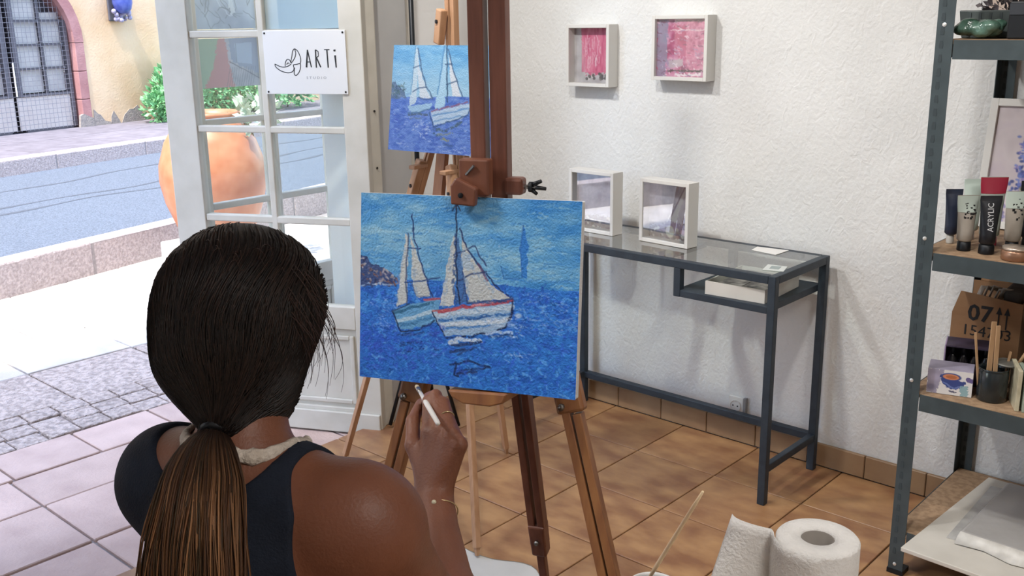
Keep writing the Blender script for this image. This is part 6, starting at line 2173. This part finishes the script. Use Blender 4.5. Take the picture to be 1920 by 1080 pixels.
def tube_bundle(paths, rad, cols, nside=3):
    """paths (n, m, 3); rad (n, m); cols (n, m, 3) -> V, F, C"""
    n, m, _ = paths.shape
    t = np.gradient(paths, axis=1); t /= np.linalg.norm(t, axis=2, keepdims=True) + 1e-12
    ref = np.array([.31, .52, .79])
    a = np.cross(t, ref); a /= np.linalg.norm(a, axis=2, keepdims=True) + 1e-12
    b = np.cross(t, a)
    V = []
    for k in range(nside):
        th = 2 * PI * k / nside
        V.append(paths + (a * math.cos(th) + b * math.sin(th)) * rad[..., None])
    V = np.stack(V, 2).reshape(-1, 3)
    idx = np.arange(n * m * nside).reshape(n, m, nside)
    Fq = []
    for k in range(nside):
        k2 = (k + 1) % nside
        Fq.append(np.stack([idx[:, :-1, k], idx[:, :-1, k2], idx[:, 1:, k2], idx[:, 1:, k]], -1).reshape(-1, 4))
    C = np.repeat(cols[:, :, None, :], nside, 2).reshape(-1, 3)
    return V, np.concatenate(Fq), C


rs_ = np.random.RandomState(3)
NS, MS = 1500, 22
d0 = (TIE - CH); d0 /= np.linalg.norm(d0)
u0 = np.cross(d0, bR); u0 /= np.linalg.norm(u0); v0 = np.cross(d0, u0)
phi = rs_.uniform(0, 2 * PI, NS); th0_ = np.radians(rs_.uniform(60, 150, NS))
tt = np.linspace(0, 1, MS)
paths = np.zeros((NS, MS, 3))
for m in range(MS):
    th = th0_ * (1 - tt[m]) + .02 * tt[m]
    ph = phi + .16 * np.sin(3 * th + phi * 2) * (1 - tt[m])
    D = d0[None] * np.cos(th)[:, None] + (u0[None] * np.cos(ph)[:, None] + v0[None] * np.sin(ph)[:, None]) * np.sin(th)[:, None]
    P = CH + D * .19
    P = np.where((np.abs(th) < .25)[:, None], CH + D * np.linalg.norm(TIE - CH), P)
    for _ in range(26):
        s_ = field_at(Hf, HF0, P)
        P = P - D * np.clip(s_, -.01, .012)[:, None] * .8
    paths[:, m] = P + D * (rs_.rand(NS) * .0024 - .0004)[:, None]
paths[:, -1] = TIE + rs_.normal(0, .006, (NS, 3))
# drop the parts over the face
q = paths - T0; fr_, fz_ = q @ bF, paths[..., 2]
over = ((fr_ > hf_ + .047) & (fz_ < hzz + .06)) | ((fr_ > hf_ - .008) & (fz_ < hzz - .042))
keep = over.sum(1) < MS * .5
for i in np.where(keep)[0]:
    k = np.where(~over[i])[0]
    if len(k) and k[0] > 0:
        paths[i, :k[0]] = paths[i, k[0]] + (np.linspace(1, 0, k[0])[:, None]) * .002
paths = paths[keep]
n = len(paths)
base = np.array([hc_lin(c) for c in ('#15100e', '#1d1512', '#261b16', '#120e0d')])[rs_.randint(0, 4, n)]
cols = np.repeat(base[:, None], MS, 1)
rad = np.full((n, MS), .0011); rad[:, -1] = .0004; rad[:, 0] = .0005
V, Fq, C = tube_bundle(paths, rad, cols)
mesh_obj('combed_strands', V, Fq, m_hair, caph, C)

# loose locks and flyaways at the side of the face and nape
fl = []
def on_cap(v):
    v = np.array(v); k = np.sqrt((v @ bR / .089) ** 2 + (v @ bF / .106) ** 2 + ((v[2] - .006) / .0925) ** 2)
    return CH + v / k


for i in range(40):
    st_ = on_cap(bR * rs_.uniform(.06, .085) + bF * rs_.uniform(-.03, .02) + bZ * rs_.uniform(.005, .055))
    out = rs_.uniform(.012, .030); ln = rs_.uniform(.06, .11); wv_ = rs_.uniform(0, 6)
    fl.append([st_ + bR * (out * math.sin(PI * .80 * t) + .0018 * math.sin(7 * t + wv_)) + bZ * (-ln * t) + bF * .010 * t for t in tt])
for i in range(26):
    st_ = on_cap(bR * rs_.uniform(-.05, .06) + bF * rs_.uniform(-.07, .0) + bZ * rs_.uniform(.06, .085))
    dv = bR * rs_.uniform(-.006, .03) + bZ * rs_.uniform(-.002, .004) - bF * rs_.uniform(0, .03)
    fl.append([st_ + dv * t + bZ * (.004 * math.sin(t * 3)) - bZ * .008 * t * t for t in tt])
for i in range(22):
    st_ = CH + bR * rs_.uniform(-.09, -.06) + bF * rs_.uniform(-.05, .01) + bZ * rs_.uniform(-.075, -.03)
    fl.append([st_ + bR * (-.008 * math.sin(t * 3)) + bZ * (-.055 * t) + bR * (.03 * t * t) for t in tt])
fl = np.array(fl)
rad = np.full(fl.shape[:2], .00055) * np.linspace(1, .4, MS)[None]
cols = np.repeat(np.repeat(hc_lin('#3a2620')[None, None], len(fl), 0), MS, 1)
V, Fq, C = tube_bundle(fl, rad, cols)
mesh_obj('loose_hair', V, Fq, m_hair, caph, C)['kind'] = 'stuff'

# ponytail
NP, MP = 1500, 22
tt = np.linspace(0, 1, MP)
ctrl = np.array([TIE, L3(.006, -.054, 1.056), L3(.026, -.094, 1.023), L3(.036, -.124, .975), L3(.040, -.142, .90), L3(.042, -.152, .80), L3(.042, -.152, .72)])
cs = np.linspace(0, 1, len(ctrl))
cen = np.stack([np.interp(tt, cs, ctrl[:, k]) for k in range(3)], 1)
for _ in range(2): cen[1:-1] = (cen[:-2] + 2 * cen[1:-1] + cen[2:]) / 4
wid = np.interp(tt, [0, .1, .25, .5, .8, 1], [.010, .026, .045, .058, .060, .050])
thk = np.interp(tt, [0, .1, .3, 1], [.010, .020, .026, .022])
ang = rs_.uniform(0, 2 * PI, NP); rr = np.sqrt(rs_.rand(NP)) ** .7
ux_, uf_ = np.cos(ang) * rr, np.sin(ang) * rr
pp = cen[None] + bR[None, None] * (ux_[:, None] * wid[None])[..., None] + (-bF * .85 + bZ * .5)[None, None] * (uf_[:, None] * thk[None])[..., None]
wav = rs_.uniform(0, 6.28, (NP, 3)); amp = rs_.uniform(.002, .009, NP)
clump = np.sin(ux_ * 9 + 2 * uf_)[:, None] * .008
pp = pp + bR[None, None] * (amp[:, None] * np.sin(tt[None] * rs_.uniform(4, 10, NP)[:, None] + wav[:, :1]) * tt[None] * 1.3 + clump * np.sin(tt[None] * 8 + ux_[:, None] * 2) * tt[None])[..., None]
pp = pp + bF[None, None] * (.6 * amp[:, None] * np.sin(tt[None] * 7 + wav[:, 1:2]) * tt[None])[..., None]
stray = rs_.rand(NP) < .2
pp[stray] += (bR * .022)[None, None] * (np.sign(ux_[stray])[:, None] * (tt[None] ** 1.5) * rs_.rand(stray.sum())[:, None])[..., None]
lng = rs_.uniform(.86, 1.0, NP)
c0 = hc_lin('#241812'); c1 = np.array([hc_lin(c) for c in ('#634329', '#7a5336', '#946a48', '#553926', '#40301f')])[rs_.randint(0, 5, NP)]
mixf = np.clip((tt[None] - .04) / .35, 0, 1) * rs_.uniform(.55, 1.0, NP)[:, None]
cols = c0[None, None] * (1 - mixf[..., None]) + c1[:, None] * mixf[..., None]
rad = np.full((NP, MP), .00105) * np.interp(tt, [0, .8, 1], [1, 1, .35])[None] * rs_.uniform(.7, 1.2, NP)[:, None]
V, Fq, C = tube_bundle(pp, rad, cols)
mesh_obj('ponytail', V, Fq, m_hair, person, C)
tr_ = MB()
ta = np.array(ctrl[1] - ctrl[0]); ta /= np.linalg.norm(ta)
e1 = np.cross(ta, bR); e1 /= np.linalg.norm(e1); e2 = np.cross(ta, e1)
tr_.lathe([(.0125 + .0045 * math.cos(t), .004 + .0045 * math.sin(t)) for t in np.linspace(0, 2 * PI, 11)], 22, TIE, e1, e2, ta, close=False)
tr_.build('hair_tie', m_black, person, smooth=True)

# apron strap round the neck
pts, rr_ = [], []
for i in range(53):
    t = -2.7 + 5.4 * i / 52
    x, y = math.sin(t), -math.cos(t)
    c_ = L3(-.004, .014, 1.056 - .012 * abs(x) - .04 * max(0, y) ** 1.5)
    dr = bR * x + bF * y
    P = (c_ + dr * .16)[None]
    for _ in range(40):
        P = P - dr * max(-.01, min(.01, float(field_at(B_, B_.f, P)[0]) - .0035)) * .7
    rv_ = P[0] - c_; rl = np.linalg.norm(rv_)
    P = (c_ + rv_ / rl * min(rl, .066 + .02 * max(0, y)))[None]
    pts.append(P[0]); rr_.append(.0056 + .0007 * math.sin(i * 1.7) + .0004 * math.sin(i * 4.1))
pts = [pts[0]] + [(pts[i - 1] + 2 * pts[i] + pts[i + 1]) / 4 for i in range(1, len(pts) - 1)] + [pts[-1]]
MB().tube(pts, rr_, 10, flat=1.5, up=(0, 0, 1)).build('apron_strap', m_strap, person, smooth=True)

# bracelet with one bead, thin ring
fa = FA / np.linalg.norm(FA)
e1 = wv - fa * (wv @ fa); e1 /= np.linalg.norm(e1); e2 = np.cross(fa, e1)
bc_ = WR - fa * .034
br = MB().tube([bc_ + e1 * (.0325 * math.cos(t)) + e2 * (.0262 * math.sin(t)) - fa * .004 * math.sin(t) for t in np.linspace(0, 2 * PI, 33)], .0009, 6, cap=False).build('bracelet', m_gold, person, smooth=True)
toC = np.array([2.3626, -3.0462, 1.4939]) - bc_; toC -= fa * (toC @ fa); toC /= np.linalg.norm(toC)
MB().sphere(bc_ + toC * .0285, .0036, 12, 8).build('bead', mat('pale_bead', '#c9c0a4', .3), br, smooth=True)
rgc = H_['mcpR'] * .45 + H_['pipR'] * .55; rd = H_['pipR'] - H_['mcpR']; rd /= np.linalg.norm(rd)
e1 = np.cross(rd, bZ); e1 /= np.linalg.norm(e1); e2 = np.cross(rd, e1)
MB().lathe([(.0105 + .0008 * math.cos(t), .0010 * math.sin(t)) for t in np.linspace(0, 2 * PI, 9)], 24, rgc, e1, e2, rd, close=False).build('ring', m_gold, person, smooth=True)

# the brush in her hand, its tip at the lower edge of the canvas
q0, q1 = Vector((1.3861, -2.1350, .9380)), Vector((1.2124, -2.0190, .9215))
ax = (q1 - q0).normalized(); LB = (q1 - q0).length
hb = empty('paintbrush', q0, 'white-handled paintbrush held in her right hand just below the canvas', 'paintbrush')
MB().tube([q0, q0 + ax * .004, q0 + ax * .10, q0 + ax * (LB * .62), q0 + ax * (LB * .78)], [.0022, .0036, .0042, .0034, .0028], 12).build('handle', mat('white_lacquered_handle', '#dcd8d2', .3), hb, smooth=True)
MB().tube([q0 + ax * (LB * .775), q0 + ax * (LB * .91)], [.0032, .0034], 12).build('ferrule', m_steel, hb, smooth=True)
MB().tube([q0 + ax * (LB * .905), q0 + ax * (LB * .95), q1], [.0034, .0036, .0008], 12).build('bristles', mat('pale_bristle', '#b9a98c', .8), hb, smooth=True)

# her stool
sc0 = L3(.02, -.05, 0)
stool = empty('stool', sc0, 'round wooden stool under the seated woman', 'stool')
MB().lathe([(.05, .392), (.17, .392), (.175, .397), (.175, .417), (.165, .422), (.05, .422)], 36, sc0).build('seat', m_beech, stool, smooth=False)
for a_ in (45, 135, 225, 315):
    c, s = math.cos(R(a_)), math.sin(R(a_))
    MB().tube([Vector(sc0) + Vector((.1 * c, .1 * s, .392)), Vector(sc0) + Vector((.16 * c, .16 * s, .0))], [.016, .013], 10).build('leg', m_beech, stool, smooth=True)
